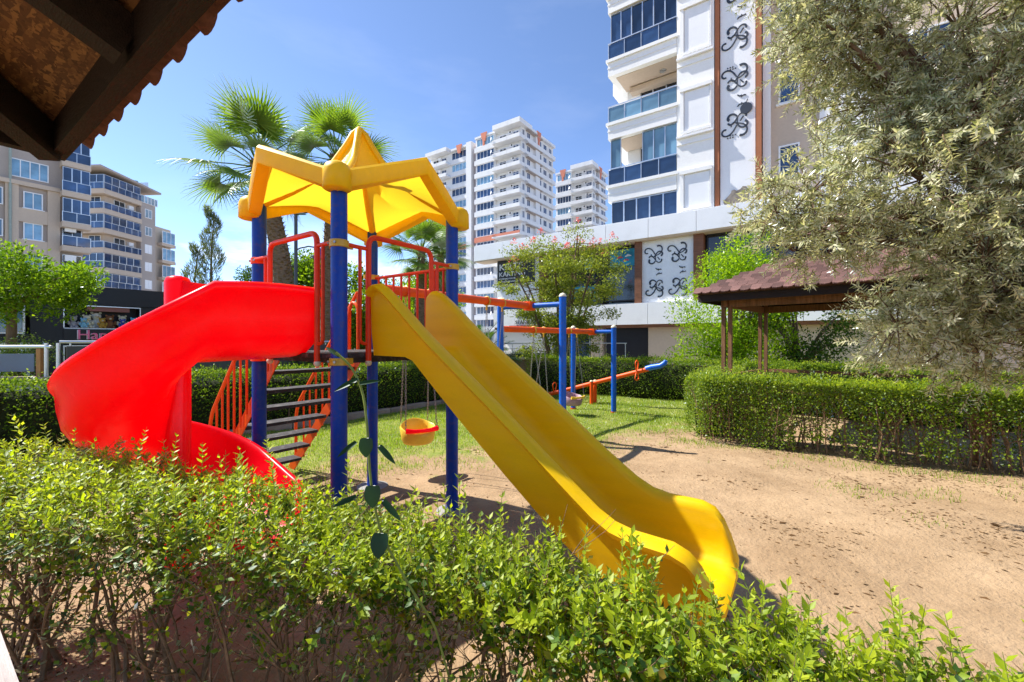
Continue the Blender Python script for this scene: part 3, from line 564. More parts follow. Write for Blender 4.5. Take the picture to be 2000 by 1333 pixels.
# ---------------------------------------------------------------- hedges
def polyl(pts):
    P = [Vector((x,y,0)) for x, y in pts]; L = [0]
    for i in range(len(P)-1): L.append(L[-1]+(P[i+1]-P[i]).length)
    return P, np.array(L)
def along(P, L, s):
    i = np.clip(np.searchsorted(L, s, side='right')-1, 0, len(P)-2); A = np.array([p[:] for p in P]); t = ((s-L[i])/(L[i+1]-L[i]))[:,None]
    d = A[i+1]-A[i]; d = d/np.linalg.norm(d, axis=1, keepdims=True); return A[i]*(1-t)+A[i+1]*t, d
def clump(x, y, z, f=5.):
    return (np.sin(f*x+1.3*np.sin(f*.7*z))+np.sin(f*1.13*y+2+np.sin(f*.9*x))+np.sin(f*1.31*z+.7*np.sin(f*y)))/3
def hedge(label, pts, w, h, n, lf, m, low=.05, gap=0., stems=0, fold=False, fringe=.1, fresh=0, name='hedge', core=True):
    P, Ls = polyl(pts); o = thing(name, label, 'hedge', (*pts[0], 0)); base = np.array([*pts[0], 0])
    s = RNG.uniform(0, Ls[-1], n); c0, d = along(P, Ls, s); nrm = np.stack([-d[:,1], d[:,0], 0*s], 1)
    face = RNG.random(n); c = np.empty(n); z = np.empty(n); out = np.zeros((n,3)); dep = RNG.exponential(.055, n)
    top = face < .36; lft = (face >= .36) & (face < .72); rgt = face >= .72
    c[top] = RNG.uniform(-.5,.5,top.sum())*w; hh = h*(1+.035*clump(c0[:,0],c0[:,1],0*s,2.3)+.03*clump(c0[:,0],c0[:,1],0*s,7.)); z[top] = (hh-dep+RNG.exponential(fringe*.22, n))[top]; out[top] = (0,0,1)
    for q, sg in ((lft,1),(rgt,-1)):
        c[q] = sg*(w/2-dep[q]+RNG.normal(0,.012,q.sum())+.035*clump(c0[q,0],c0[q,1],s[q],4.)); z[q] = RNG.uniform(low, 1, q.sum())**.9*hh[q]; out[q] = nrm[q]*sg
    en = RNG.random(n) < min(.10, .5*w/Ls[-1]); ne = en.sum(); sgn = np.where(RNG.random(n) < .5, 0, 1); se = np.where(sgn == 1, Ls[-1]-.01, .01); ce, de = along(P, Ls, se); c0[en] = (ce+de*((sgn*2-1)*(.05-dep))[:,None])[en]; nrm = np.where(en[:,None], np.stack([-de[:,1], de[:,0], 0*s], 1), nrm)
    c = np.where(en, RNG.uniform(-.5,.5,n)*w, c); z = np.where(en, RNG.uniform(low,1,n)*h, z); out = np.where(en[:,None], de*(sgn*2-1)[:,None], out)
    pos = c0+nrm*c[:,None]; pos[:,2] = z
    keep = np.ones(n, bool)
    if gap > 0:
        dens = .62+1.0*clump(pos[:,0],pos[:,1],pos[:,2],7.)+(z/h-.55)*1.7; gp = np.where(s < 1.3, .35, gap); keep = RNG.random(n) < np.clip(dens+(1-gp), .03, 1)
    pos = pos[keep]; out = out[keep]; k = len(pos)
    D = unit(out*.6+RNG.normal(size=(k,3))*.75+np.array([0,0,.35])); N = unit(out*.9+RNG.normal(size=(k,3))*.55+np.array([0,0,.35]))
    lfv = lf*RNG.uniform(.65,1.3,k)
    tag(put('foliage', leafmesh('foliage', pos-base, D, N, lfv, lfv*.55, m, fold), o), kind='stuff')
    if fresh:
        s = RNG.uniform(0, Ls[-1], fresh); c0, d = along(P, Ls, s); nrm = np.stack([-d[:,1], d[:,0], 0*s], 1); b0 = c0+nrm*(RNG.uniform(-.5,.5,fresh)*w)[:,None]; b0[:,2] = h*.98
        ht = RNG.exponential(.055, fresh)+.02; q = 6; t = np.repeat(np.arange(q)[None,:]/q, fresh, 0); pp = b0[:,None,:]+np.stack([RNG.normal(0,.012,(fresh,q)), RNG.normal(0,.012,(fresh,q)), t*ht[:,None]], -1)
        pp = pp.reshape(-1,3); az = RNG.uniform(0,6.28,len(pp)); D = np.stack([np.cos(az),np.sin(az),RNG.uniform(.2,1.2,len(pp))],1); N = np.stack([-np.cos(az)*.5,-np.sin(az)*.5,np.ones(len(pp))],1); l2 = lf*RNG.uniform(.7,1.15,len(pp))
        tag(put('new_shoots', leafmesh('new_shoots', pp-base, unit(D), unit(N), l2, l2*.5, LF_fresh, fold), o), kind='stuff')
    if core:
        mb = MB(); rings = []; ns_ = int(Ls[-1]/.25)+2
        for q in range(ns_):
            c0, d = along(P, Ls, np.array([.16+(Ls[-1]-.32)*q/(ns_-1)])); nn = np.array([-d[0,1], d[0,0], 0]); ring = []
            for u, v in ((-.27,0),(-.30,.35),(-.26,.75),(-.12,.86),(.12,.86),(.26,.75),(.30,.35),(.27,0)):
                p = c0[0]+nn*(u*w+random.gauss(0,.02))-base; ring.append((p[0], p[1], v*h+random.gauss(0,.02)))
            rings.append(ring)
        mb.loft(rings).build('shade_core', M_core, o, 180)  # added solid body, coloured as the shaded inside, closes views through the leaves
    if stems:
        mb = MB()
        for _ in range(stems):
            s = np.array([random.uniform(0, Ls[-1])]); c0, d = along(P, Ls, s); nn = np.array([-d[0,1], d[0,0], 0]); p = c0[0]+nn*random.uniform(-.35,.35)*w-base
            dx, dy = random.gauss(0,.10), random.gauss(0,.10); hh2 = h*random.uniform(.55,.95); r = random.uniform(.006,.016)
            pts3 = [(p[0], p[1], -.02)]
            for j in range(1, 5): pts3.append((p[0]+dx*j/4+random.gauss(0,.02), p[1]+dy*j/4+random.gauss(0,.02), hh2*j/4))
            mb.tube(pts3, [r,r*.9,r*.75,r*.55,r*.3], 5)
            for j in (2,3):
                q0 = Vector(pts3[j]); dd = Vector((random.gauss(0,.16), random.gauss(0,.16), random.uniform(.08,.3))); mb.tube([q0, q0+dd*.5, q0+dd+Vector((0,0,.05))], [r*.5,r*.4,r*.2], 4)
        tag(mb.build('branches', M_twig, o), kind='stuff')
    return o
HL = [(-8.4,3.4),(-6.35,5.35),(-4.55,7.35),(-2.75,9.45),(.30,13.75)]
off = lambda pts, dx, dy: [(x+dx, y+dy) for x, y in pts]
hedge('long clipped hedge behind the tower and red spiral slide', off(HL,-.30,.26), .68, 1.06, 52000, .040, LF_hedged, .10, stems=60, fringe=.12, fresh=500)
hedge('clipped hedge at the back of the lawn behind the seesaw', [(.62,14.25),(2.2,13.15),(4.5,11.55),(8.6,8.7)], .70, 1.08, 30000, .042, LF_hedged, .04, fringe=.12, fresh=400)
hf = [W(-1.81+.34, 7.35+.34), W(4.6, 7.35+.34)]
hedge('clipped hedge with bare lower stems in front of the gazebo', [(p.x,p.y) for p in hf], .66, .98, 82000, .036, LF_hedge, .0, gap=1.0, stems=190, fold=False, fringe=.16, fresh=3200, core=False)
hs = [W(-1.81+.34, 7.75), W(-1.81+.34, 10.9)]
hedge('short side hedge running back beside the gazebo', [(p.x,p.y) for p in hs], .60, .97, 20000, .036, LF_hedge, .05, fringe=.16, fresh=500)
hb = [W(-.9, 11.3), W(5.2, 11.3)]
hedge('low hedge beyond the gazebo posts', [(p.x,p.y) for p in hb], .6, 1.0, 14000, .045, LF_hedged, .0, fringe=.12, fresh=250)

# kerb stones under the long hedge
P, Ls = polyl(HL); kerb = tag(put('kerb', None), kind='structure'); s = .0; kme = {}
i = 0
while s < Ls[-1]-.55:
    ln = (.52,.46,.58)[i % 3]; c0, d = along(P, Ls, np.array([s+ln/2]))
    if ln not in kme: kme[ln] = MB().loft([[(x,-.06,-.05),(x,.06,-.05),(x,.06,.10),(x,.045,.125),(x,-.045,.125),(x,-.06,.10)] for x in (-ln/2+.006, ln/2-.006)]).mesh('stone', M_stone)
    k = put('stone', kme[ln], kerb, (c0[0,0]+.02, c0[0,1]-.02, .012*math.sin(i*2.3)), math.atan2(d[0,1], d[0,0])+.02*math.sin(i*1.7)); s += ln; i += 1

# ---------------------------------------------------------------- near hedge in front of the camera
HN = [(-3.1,2.38),(-1.95,1.98),(-.9,1.79),(0,1.60),(.55,1.42),(1.15,1.21),(1.75,1.05)]
P, Ls = polyl(HN)
nh = thing('hedge', 'loose privet hedge with bare brown stems along the bottom of the picture', 'hedge', (*HN[0], 0)); nb = np.array([*HN[0], 0])
topz = lambda s: np.interp(s, [0,1.2,1.8,2.3,3.2,3.8,4.45,5.1], [.97,.935,.885,.83,.78,.70,.68,.63])
wmax = lambda s: float(np.interp(s, [0,1.8,2.4,3.2,3.8,5], [.46,.44,.36,.24,.12,.10]))
botz = lambda s: np.interp(s, [0,1.2,2.3,3.2,3.8,4.45,5.1], [.66,.64,.61,.59,.46,.36,.28])
wmin = lambda s: float(np.interp(s, [0,1.2,2.0,3.2,3.8,5], [-.32,-.30,-.2,-.2,-.30,-.32]))
tw = MB(); LP, LD, LN_, LL = [], [], [], []; FP, FD, FN, FL = [], [], [], []; big = []
def shoot(p, d, ln, r, n, lf, fresh):
    p = Vector(p); d = Vector(d).normalized(); bend = Vector((random.gauss(0,.15), random.gauss(0,.15), .25))
    pts = [p]
    for q in range(1, 5): pts.append(pts[-1]+(d+bend*(q/4)).normalized()*ln/4)
    tw.tube(pts, [r, r*.85, r*.7, r*.55, r*.3], 4, mi=1 if fresh else 0)
    az0 = random.uniform(0, 6.28)
    for q in range(n):
        t = .12+.88*(q+random.uniform(-.2,.2))/n; i = min(3, max(0, int(t*4))); c = pts[i].lerp(pts[i+1], min(1, max(0, t*4-i))); ax = (pts[i+1]-pts[i]).normalized()
        for sg in (0, math.pi):
            az = az0+q*math.pi/2+sg+random.gauss(0,.25); e1 = ax.orthogonal().normalized(); e2 = ax.cross(e1); rad = e1*math.cos(az)+e2*math.sin(az)
            el = random.uniform(.25,.9)+(.6*t if fresh else 0); D = (rad+ax*el).normalized(); N = (ax-rad*.55+Vector((0,0,.25))).normalized(); l = lf*random.uniform(.7,1.2)*(1-.45*max(0,t-.75)/.25)
            (FP if fresh else LP).append(c[:]); (FD if fresh else LD).append(D[:]); (FN if fresh else LN_).append(N[:]); (FL if fresh else LL).append(l)
tot = Ls[-1]
for _ in range(2700):                                     # leafy upper half
    s = np.array([random.uniform(0, tot)]); c0, d = along(P, Ls, s); nn = np.array([-d[0,1], d[0,0], 0]); w = random.uniform(wmin(s[0]),wmax(s[0]))
    zt, zb_ = topz(s)[0], botz(s)[0]; z = zb_+(zt-zb_)*random.uniform(0,1)**.75-.07; p = c0[0]+nn*w-nb; p[2] = z
    if float(clump(p[0],p[1],z*1.4,6.)) < -.42 and z < zt-.12: continue
    dv = (nn[0]*w*1.2+random.gauss(0,.45), nn[1]*w*1.2+random.gauss(0,.45), random.uniform(.35,1.1)); l = random.uniform(.09,.17)
    shoot(p, dv, l, .0022, random.randint(4,7), random.uniform(.027,.040), z > zt-.17 and random.random() < .6)
for _ in range(1500):                                     # sunlit carpet of fresh tips on top, and the fresh right end
    s = np.array([random.uniform(0, 3.4) if random.random() < .55 else random.uniform(3.3, tot)]); c0, d = along(P, Ls, s); nn = np.array([-d[0,1], d[0,0], 0]); w = random.uniform(wmin(s[0]),wmax(s[0]))
    zt, zb_ = topz(s)[0], botz(s)[0]; p = c0[0]+nn*w-nb; p[2] = zt-random.uniform(.03,.12) if s[0] < 3.3 else zt-(zt-zb_+.15)*random.uniform(0,1)**1.3-.03
    shoot(p, (random.gauss(0,.4), random.gauss(0,.4), 1), random.uniform(.05,.11), .002, random.randint(3,5), random.uniform(.026,.038), True)
for _ in range(430):                                      # upright new shoots along the top
    s = np.array([tot*random.uniform(0,1)**(.85)]); c0, d = along(P, Ls, s); nn = np.array([-d[0,1], d[0,0], 0]); p = c0[0]+nn*random.uniform(wmin(s[0])*.8,wmax(s[0])*.8)-nb; p[2] = topz(s)[0]-.05
    ln = min(.30, random.expovariate(1/.075)+.05) if s[0] < 3.6 else min(.26, random.expovariate(1/.08)+.06)
    shoot(p, (random.gauss(0,.15), random.gauss(0,.15), 1), ln, .0022, max(3, int(ln/.026)), random.uniform(.034,.048) if s[0] > 3.4 else random.uniform(.030,.040), True)
for s_, w_, ln in ((4.05,.0,.26),(4.25,-.05,.20),(4.45,.06,.24),(4.6,-.08,.17),(4.75,.02,.22),(3.9,.1,.16),(4.9,.05,.16),(2.75,.2,.22),(2.95,.16,.30),(3.1,.18,.26),(3.3,.14,.20),(1.2,.35,.20),(1.5,.3,.22),(.9,.4,.18)):
    s = np.array([s_]); c0, d = along(P, Ls, s); nn = np.array([-d[0,1], d[0,0], 0]); p = c0[0]+nn*w_-nb; p[2] = topz(s)[0]-.06
    shoot(p, (random.gauss(0,.12), random.gauss(0,.12), 1), ln, .0026, int(ln/.03), random.uniform(.040,.050), True)
for _ in range(1500):                                     # stray leaves on low twigs
    s = np.array([random.uniform(0, tot)]); c0, d = along(P, Ls, s); nn = np.array([-d[0,1], d[0,0], 0]); p = c0[0]+nn*random.uniform(-.22,.22)-nb; p[2] = random.uniform(.08, .72) if random.random() < .35 else random.uniform(.42, .74)*topz(s)[0]
    shoot(p, (random.gauss(0,.5), random.gauss(0,.5), random.uniform(-.1,.9)), random.uniform(.08,.2), .002, random.randint(2,4), random.uniform(.026,.036), False)
wood = MB()
def limb(p, d, ln, r, dep):
    p = Vector(p); d = Vector(d).normalized(); pts = [p]; rr = [r]; n = 4
    for q in range(n):
        d = (d+Vector((random.gauss(0,.14), random.gauss(0,.14), random.gauss(.05,.08)))).normalized(); pts.append(pts[-1]+d*ln/n); rr.append(r*(1-.55*(q+1)/n))
    wood.tube(pts, rr, 6 if r > .005 else 4)
    if dep > 0:
        for q in range(random.randint(2,3)):
            i = random.randint(1, n); dd = (d+Vector((random.gauss(0,.6), random.gauss(0,.6), random.gauss(.1,.35)))).normalized(); limb(pts[i], dd, ln*random.uniform(.45,.7), rr[i]*.7, dep-1)
for _ in range(84):
    s = np.array([random.uniform(0, tot)]); c0, d = along(P, Ls, s); nn = np.array([-d[0,1], d[0,0], 0]); p = c0[0]+nn*random.uniform(-.12,.14)-nb; p[2] = -.02
    kk = float(np.interp(s[0], [0,2.2,3.2,3.8,5.1], [1,.95,.85,.66,.5])); limb(p, (random.gauss(0,.22), random.gauss(0,.22), 1), random.uniform(.5,.75)*kk, random.uniform(.006,.0145), 2)
tag(wood.build('stems', M_twig, nh, 60), kind='stuff'); tag(tw.build('twigs', [M_twig, M_twiggrn], nh), kind='stuff')
# the 280 fresh leaves nearest the camera are leaves of their own, the rest one mass
FPa = np.array(FP)+nb; dist = np.linalg.norm(FPa-np.array([0,0,CAM_Z]), axis=1)+np.where((np.abs(FPa[:,0]) > 1.15*FPa[:,1]) | (FPa[:,2] < CAM_Z-.79*FPa[:,1]), 9, 0); order = np.argsort(dist); own = order[:280]; rest = order[280:]
A_ = lambda L_, idx=None: np.array(L_) if idx is None else np.array(L_)[idx]
tag(put('foliage', leafmesh('foliage', A_(LP), A_(LD), A_(LN_), A_(LL), A_(LL)*.58, LF_near), nh), kind='stuff')
tag(put('new_foliage', leafmesh('new_foliage', A_(FP,rest), A_(FD,rest), A_(FN,rest), A_(FL,rest), A_(FL,rest)*.46, LF_fresh), nh), kind='stuff')
lv = MB(); vs = []; fs = []
for i in range(7):
    t = i/6; wv = .23*math.sin(math.pi*min(1, t**.85))*(1 if t < .99 else 0)+.004; zc = -.10*t*t
    vs += [(t,-wv,zc+.10*wv/.23*.5),(t,0,zc),(t,wv,zc+.10*wv/.23*.5)]
for i in range(6): fs += [(i*3,i*3+3,i*3+4,i*3+1),(i*3+1,i*3+4,i*3+5,i*3+2)]
leaf_me = MB().add(vs, fs).mesh('leaf', LF_fresh, 180)
for i in own:
    D = Vector(FD[i]).normalized(); N = Vector(FN[i]); S = N.cross(D).normalized(); N = D.cross(S); o = put('leaf', leaf_me, nh)
    M4 = Matrix((D, S, N)).transposed().to_4x4(); M4 = M4 @ Matrix.Scale(FL[i], 4); M4.translation = Vector(FP[i]); o.matrix_basis = M4

# twining plant with heart-shaped leaves growing out of the hedge
vine = thing('climbing_plant', 'twining stem with dark heart-shaped leaves rising above the hedge', 'plant', (-.30, 1.10, .13))
pv = [(.10,.30,.35),(.07,.18,.62),(.02,.05,.82),(-.04,.0,.98),(-.065,.0,1.12),(-.07,.0,1.24),(-.085,.01,1.34),(-.12,.02,1.405),(-.16,.02,1.44)]
MB().tube(rnd_path(pv, .05, 3), .0032, 6).build('stem', M_twiggrn, vine, 60)
hv = []; hn = 14
for q in range(hn+1):
    u = q/hn; hv.append((u-.13*math.sin(math.pi*min(1, u/.3)), .92*math.sqrt(u)*(1-u)**.85))
hm = MB(); n = len(hv)
hm.add([(x,0,-.10*x*x) for x, y in hv]+[(x,y,-.10*x*x+.18*y) for x, y in hv]+[(x,-y,-.10*x*x+.18*y) for x, y in hv], [(i,i+1,n+i+1,n+i) for i in range(n-1)]+[(i+1,i,2*n+i,2*n+i+1) for i in range(n-1)])
heart = hm.mesh('leaf', LF_vine, 180)
for (x, y, z), az, el, s in (((-.066,-.02,1.225),-95,-80,.060),((-.05,-.02,1.105),-85,-78,.068),((-.03,-.02,.985),-100,-70,.074),((-.10,.01,1.37),200,-25,.055),((-.15,.02,1.43),165,30,.045),((-.09,0,1.36),15,10,.045),
                             ((-.10,0,1.21),205,-35,.05),((-.04,0,1.20),-20,-40,.055),((-.03,0,1.06),-10,-45,.06),((-.10,0,1.07),190,-20,.055)):
    d = Vector((math.cos(R(az))*math.cos(R(el)), math.sin(R(az))*math.cos(R(el)), math.sin(R(el)))); up = Vector((0,-.8,.6)); S = up.cross(d).normalized(); N = d.cross(S)
    o = put('leaf', heart, vine); M4 = Matrix((d, S, N)).transposed().to_4x4() @ Matrix.Diagonal((s*(.8 if el < -60 else 1.15), s*(.8 if el < -60 else .36), s*.8, 1)); M4.translation = Vector((x,y,z)); o.matrix_basis = M4

# ---------------------------------------------------------------- trees
def tree(name, label, cat, base, trunk, clumps, n, lf, m, asp=.5, spread=.32, up=.3, limbs=True, bark=None, droop=0., group=None, fold=False, crown='crown', rtop=None):
    """clumps: list of (x,y,z,r) ball-like leaf masses relative to base; trunk: (r0, fork height)"""
    o = thing(name, label, cat, base, 0, group); C = np.array(clumps, float); bark = bark or M_bark; mb = MB(); fz = trunk[1]
    mb.tube([(0,0,-.05),(0,0,.05),(.02,0,fz*.5),(0,.02,fz)], [trunk[0]*1.25,trunk[0],trunk[0]*.85,trunk[0]*.7], 9)
    mb.build('trunk', bark, o, 60)
    lm = MB()
    if limbs:
        for c in C[::max(1, len(C)//22)]:
            p0 = Vector((0,0,fz*random.uniform(.93,1))); p1 = Vector(c[:3]); md = p0.lerp(p1, .5)+Vector((0,0,.12*(p1-p0).length)); rr = trunk[0]*.45
            lm.tube([p0, p0.lerp(md,.5)+Vector((0,0,.04)), md, md.lerp(p1,.6), p1], [rr,rr*.75,rr*.55,rr*.35,rr*.12], 5)
        lm.build('limbs', bark, o, 60)
    w = C[:,3]**2; w = w/w.sum(); idx = RNG.choice(len(C), n, p=w); g = RNG.normal(size=(n,3)); g = unit(g)*(RNG.random(n)**.42)[:,None]
    pos = C[idx,:3]+g*C[idx,3][:,None]; pos += RNG.normal(0, .03, (n,3)); out = unit(g+1e-6)
    D = unit(out*spread*2+RNG.normal(size=(n,3))*.7+np.array([0,0,up-droop])); N = unit(out*.6+RNG.normal(size=(n,3))*.5+np.array([0,0,.6])); l = lf*RNG.uniform(.6,1.3,n)
    put(crown, leafmesh(crown, pos, D, N, l, l*asp, m, fold), o)
    return o
def balls(cx, cy, cz, rx, ry, rz, n, r0, r1, shell=.55):
    out = []
    for _ in range(n):
        d = Vector((random.gauss(0,1), random.gauss(0,1), random.gauss(0,1))).normalized(); t = random.uniform(shell, 1.0); out.append((cx+d.x*rx*t, cy+d.y*ry*t, cz+d.z*rz*t, random.uniform(r0, r1)))
    return out
tree('broad_tree', 'round-crowned bright green tree beside the shop at the left edge', 'tree', (-11.7, 10.0, 0), (.12,2.35), balls(.1,0,2.9,1.75,1.3,.72,44,.22,.50), 19000, .085, LF_tree, .5)
tree('citrus_tree', 'bushy bright green citrus tree behind the gazebo posts', 'tree', (6.6, 12.6, 0), (.12,.9), balls(.15,0,2.6,1.75,1.5,2.0,58,.34,.62,.4)+balls(-.4,-.2,1.3,1.7,1.2,.8,22,.3,.5,.3)+balls(.1,-.4,4.1,.7,.7,.7,10,.25,.4), 26000, .085, LF_citrus, .48)
# crape myrtle: several upright stems, sparse crown, pink flower heads
cm = thing('crape_myrtle', 'open multi-stemmed tree with pink blossom in front of the white building', 'tree', (1.75, 15.2, 0)); mb = MB(); cl = []
for k in range(9):
    az = k*2.4+random.uniform(-.3,.3); sp = random.uniform(.25,1.0); tip = Vector((math.cos(az)*2.5*sp, math.sin(az)*1.7*sp, random.uniform(4.0,5.9)-.9*sp)); p0 = Vector((math.cos(az)*.15, math.sin(az)*.15, -.05)); md = p0.lerp(tip,.5)+Vector((0,0,.5))
    mb.tube([p0, p0.lerp(md,.5)+Vector((0,0,.15)), md, md.lerp(tip,.6), tip], [.065,.05,.04,.028,.01], 6)
    for q in range(13):
        t = random.uniform(.25,1); c = p0.lerp(tip, t)+Vector((random.gauss(0,.62), random.gauss(0,.5), random.gauss(0,.42)))
        if c.z > 1.1:
            cl.append((*c, random.uniform(.22,.50))); b = p0.lerp(md, min(1,t*1.6)) if t < .55 else md.lerp(tip, (t-.5)*2); mb.tube([b, b.lerp(c,.6)+Vector((0,0,.08)), c], [.014,.009,.004], 4)
mb.build('trunk', M_bark, cm, 60); C = np.array(cl); n = 34000; idx = RNG.integers(0, len(C), n); g = unit(RNG.normal(size=(n,3)))*(RNG.random(n)**.45)[:,None]; pos = C[idx,:3]+g*C[idx,3][:,None]*np.array([1.35,1.35,.8])
l = .085*RNG.uniform(.6,1.25,n); put('crown', leafmesh('crown', pos, unit(RNG.normal(size=(n,3))+[0,0,.1]), unit(RNG.normal(size=(n,3))*.6+[0,0,.7]), l, l*.52, LF_myrtle, False), cm)
tops = sorted(cl, key=lambda c: -c[2]-.25*abs(c[0]))[:20]
for c in tops:
    nb_ = 45; t = RNG.random(nb_); pos = np.stack([RNG.normal(0,.09,nb_)*(1.2-t), RNG.normal(0,.09,nb_)*(1.2-t), c[3]*.8+t*.2], 1)
    put('blossom', leafmesh('blossom', pos, rnd_dirs(nb_), rnd_dirs(nb_), .045, .04, LF_pink, False), cm, c[:3])

# olive tree close on the right
ol = thing('olive_tree', 'grey-green olive tree filling the upper right of the picture', 'tree', (5.15, 4.05, 0)); mb = MB()
mb.tube([(0,0,-.05),(.03,.02,.5),(-.03,.05,1.1),(0,0,1.7)], [.20,.15,.13,.12], 10); mb.build('trunk', M_bark, ol, 60)
br = MB(); OP, OD, OS = [], [], []
def spray(p, d, ln):                                       # a leafy olive twig: narrow leaves in pairs
    p = Vector(p); d = Vector(d).normalized(); pts = [p]
    for q in range(4): d = (d+Vector((random.gauss(0,.10), random.gauss(0,.10), -.09))).normalized(); pts.append(pts[-1]+d*ln/4)
    br.tube(pts, [.004,.0034,.0028,.002,.001], 3)
    n = int(ln/.019); az0 = random.uniform(0,6.28)
    for q in range(n):
        t = .08+.92*q/n; i = min(3, int(t*4)); c = pts[i].lerp(pts[i+1], t*4-i); ax = (pts[i+1]-pts[i]).normalized(); e1 = ax.orthogonal().normalized(); e2 = ax.cross(e1)
        for sg in (0, math.pi):
            a = az0+q*1.57+sg+random.gauss(0,.3); rad = e1*math.cos(a)+e2*math.sin(a); OP.append(c[:]); OD.append(((rad+ax*random.uniform(.5,1.1)).normalized())[:]); OS.append((ax-rad*.4+Vector((0,0,.3)))[:])
limbs = []
ctr = [(-1.35,-.1,3.1,.8),(-1.35,.35,4.05,.6),(-.8,.1,4.6,.85),(-.2,-.3,3.6,.9),(.1,-.1,2.6,.9),(-.9,-.2,2.35,.75),(-.35,-.5,4.6,.8),(.3,-.6,1.9,.75),(-.45,-.5,1.75,.55),(.5,-.9,3.2,.9),(.6,-1.0,2.3,.8),(-.95,-.25,3.7,.7),(-1.55,.1,3.4,.45),(-.05,-.6,5.2,.8),(-1.6,.5,4.75,.5),(.6,-.6,4.4,.9),(-1.2,.1,1.85,.42),(-1.55,-.05,1.74,.38),(-.95,-.1,1.58,.42),(-.6,-.3,2.1,.6),(-2.25,0,4.65,.42),(-2.35,0,3.0,.48),(-2.6,.1,2.85,.33),(-2.1,0,2.62,.42),(-1.95,.2,4.5,.5),(-1.9,.1,5.1,.6),(-2.45,.1,5.4,.5)]
for x, y, z, r in ctr:
    p0 = Vector((0,0,1.6)); p1 = Vector((x,y,z)); md = p0.lerp(p1,.5)+Vector((0,0,.15*(p1-p0).length)); br.tube([p0, p0.lerp(md,.5), md, md.lerp(p1,.6), p1], [.06,.05,.036,.024,.008], 6)
    ns = int(320*r*r/.55)
    for _ in range(ns):
        g = Vector((random.gauss(0,1), random.gauss(0,1), random.gauss(0,1))).normalized()*random.uniform(.25,1.0)**.6; c = p1+g*r
        spray(c, g*.35+Vector((random.gauss(-.25,.6), random.gauss(-.1,.6), random.gauss(-.1,.5))), random.uniform(.14,.34))
        if random.random() < .10: br.tube([p1+g*r*.1, p1.lerp(c,.6)+Vector((0,0,.03)), c], [.009,.007,.004], 4)
tag(br.build('branches', M_bark, ol), kind='stuff'); k = len(OP); l = .063*RNG.uniform(.7,1.25,k)
put('crown', leafmesh('crown', np.array(OP), np.array(OD), np.array(OS), l, l*.23, LF_olive, False), ol)

# palms
def fan_mesh(seed, rad=1.0, nseg=34, petiole=1.0, mname='frond'):
    rr = random.Random(seed); mb = MB()
    mb.tube([(0,0,0),(petiole*.5,0,.02),(petiole,0,0)], [.022,.016,.012], 5)
    for k in range(nseg):
        a = R(-118+236*k/(nseg-1)); ln = rad*(1.0-.18*abs(a)/2.1)*rr.uniform(.92,1.06); dx, dy = math.cos(a), math.sin(a); wv = .030*ln; fold_ = .045*(1 if k % 2 else -1)
        pts = []
        for t in (0,.25,.5,.68,.84,1.0):
            dr = -.34*max(0,t-.5)**1.6*ln*rr.uniform(.7,1.9); lift = .14*math.cos(a)*0-.16*abs(math.sin(a))*t*t*.4
            pts.append(Vector((petiole+dx*ln*t, dy*ln*t, dr+lift)))
        wl = [.012,.024*ln,.022*ln,.015*ln,.008*ln,.002]; per = Vector((-dy,dx,0)); vs = []
        for p, w_ in zip(pts, wl): vs += [p-per*w_+Vector((0,0,.2*w_*(1 if k % 2 else -1))), p+per*w_+Vector((0,0,-.2*w_*(1 if k % 2 else -1)))]
        mb.add(vs, [(2*i,2*i+2,2*i+3,2*i+1) for i in range(5)])
    return mb.mesh(mname, LF_palm)
fans = [fan_mesh(s) for s in (1,2,3)]
M_palmbark = mat('palm_bark', (.22,.15,.095), .95, .1, var=.35, vs=8, bump=.9, bs=30, stretch=(1,1,4))
def palm(label, base, top, r, n, size, skirt=2, pruned=0.):
    o = thing('fan_palm', label, 'palm tree', base, 0, 'fan palms behind the play tower'); tp = Vector(top)
    mb = MB(); K = 12; pts = [Vector((tp.x*(t/K)**2.6, tp.y*(t/K)**2.6, tp.z*t/K-.05)) for t in range(K+1)]
    mb.tube(pts, [r*(1.25-.55*t/K) for t in range(K+1)], 12)
    nb = int(tp.z/.085)
    for k in range(nb):                                    # old leaf bases round the trunk
        t = k/nb; c = Vector((tp.x*t**2.6, tp.y*t**2.6, tp.z*t)); rr = r*(1.25-.55*t)
        for q in range(7):
            a = q*2*math.pi/7+k*.55+random.gauss(0,.1); d = Vector((math.cos(a), math.sin(a), 0)); s = d.cross(Vector((0,0,1)))*.05*(r/.2); p = c+d*rr*.85; e = c+d*(rr+random.uniform(.04,.13))+Vector((0,0,random.uniform(.05,.12)))
            mb.add([p-s, p+s, e], [(0,1,2)])
    mb.build('trunk', M_palmbark, o)
    for k in range(n):
        az = k*2.399+random.gauss(0,.15); f = k/(n-1); el = R(82-118*f+random.gauss(0,9)); s = size*random.uniform(.85,1.12)
        fo = put('frond', fans[k % 3], o, tp+Vector((0,0,-.05-.25*f))); fo.rotation_euler = (random.gauss(0,.25), -el, az); fo.rotation_mode = 'XYZ'; fo.scale = (s,s,s)
    for k in range(skirt):
        az = random.uniform(0,6.28); fo = put('frond', fans[k % 3], o, tp+Vector((0,0,-.3))); fo.rotation_euler = (0, R(48), az); fo.scale = (size*.9,)*3
    return o
palm('tall fan palm with a full crown left of the yellow roof', (-7.1, 13.6, 0), (-1.0, .0, 7.35), .30, 28, 1.18, 3)
palm('fan palm directly behind the spike of the yellow roof', (-6.55, 15.4, 0), (.22, .0, 8.3), .29, 25, 1.10, 2)
palm('shorter fan palm behind the right blue post of the tower', (-4.0, 18.4, 0), (.12, 0, 5.5), .22, 24, .98, 3)
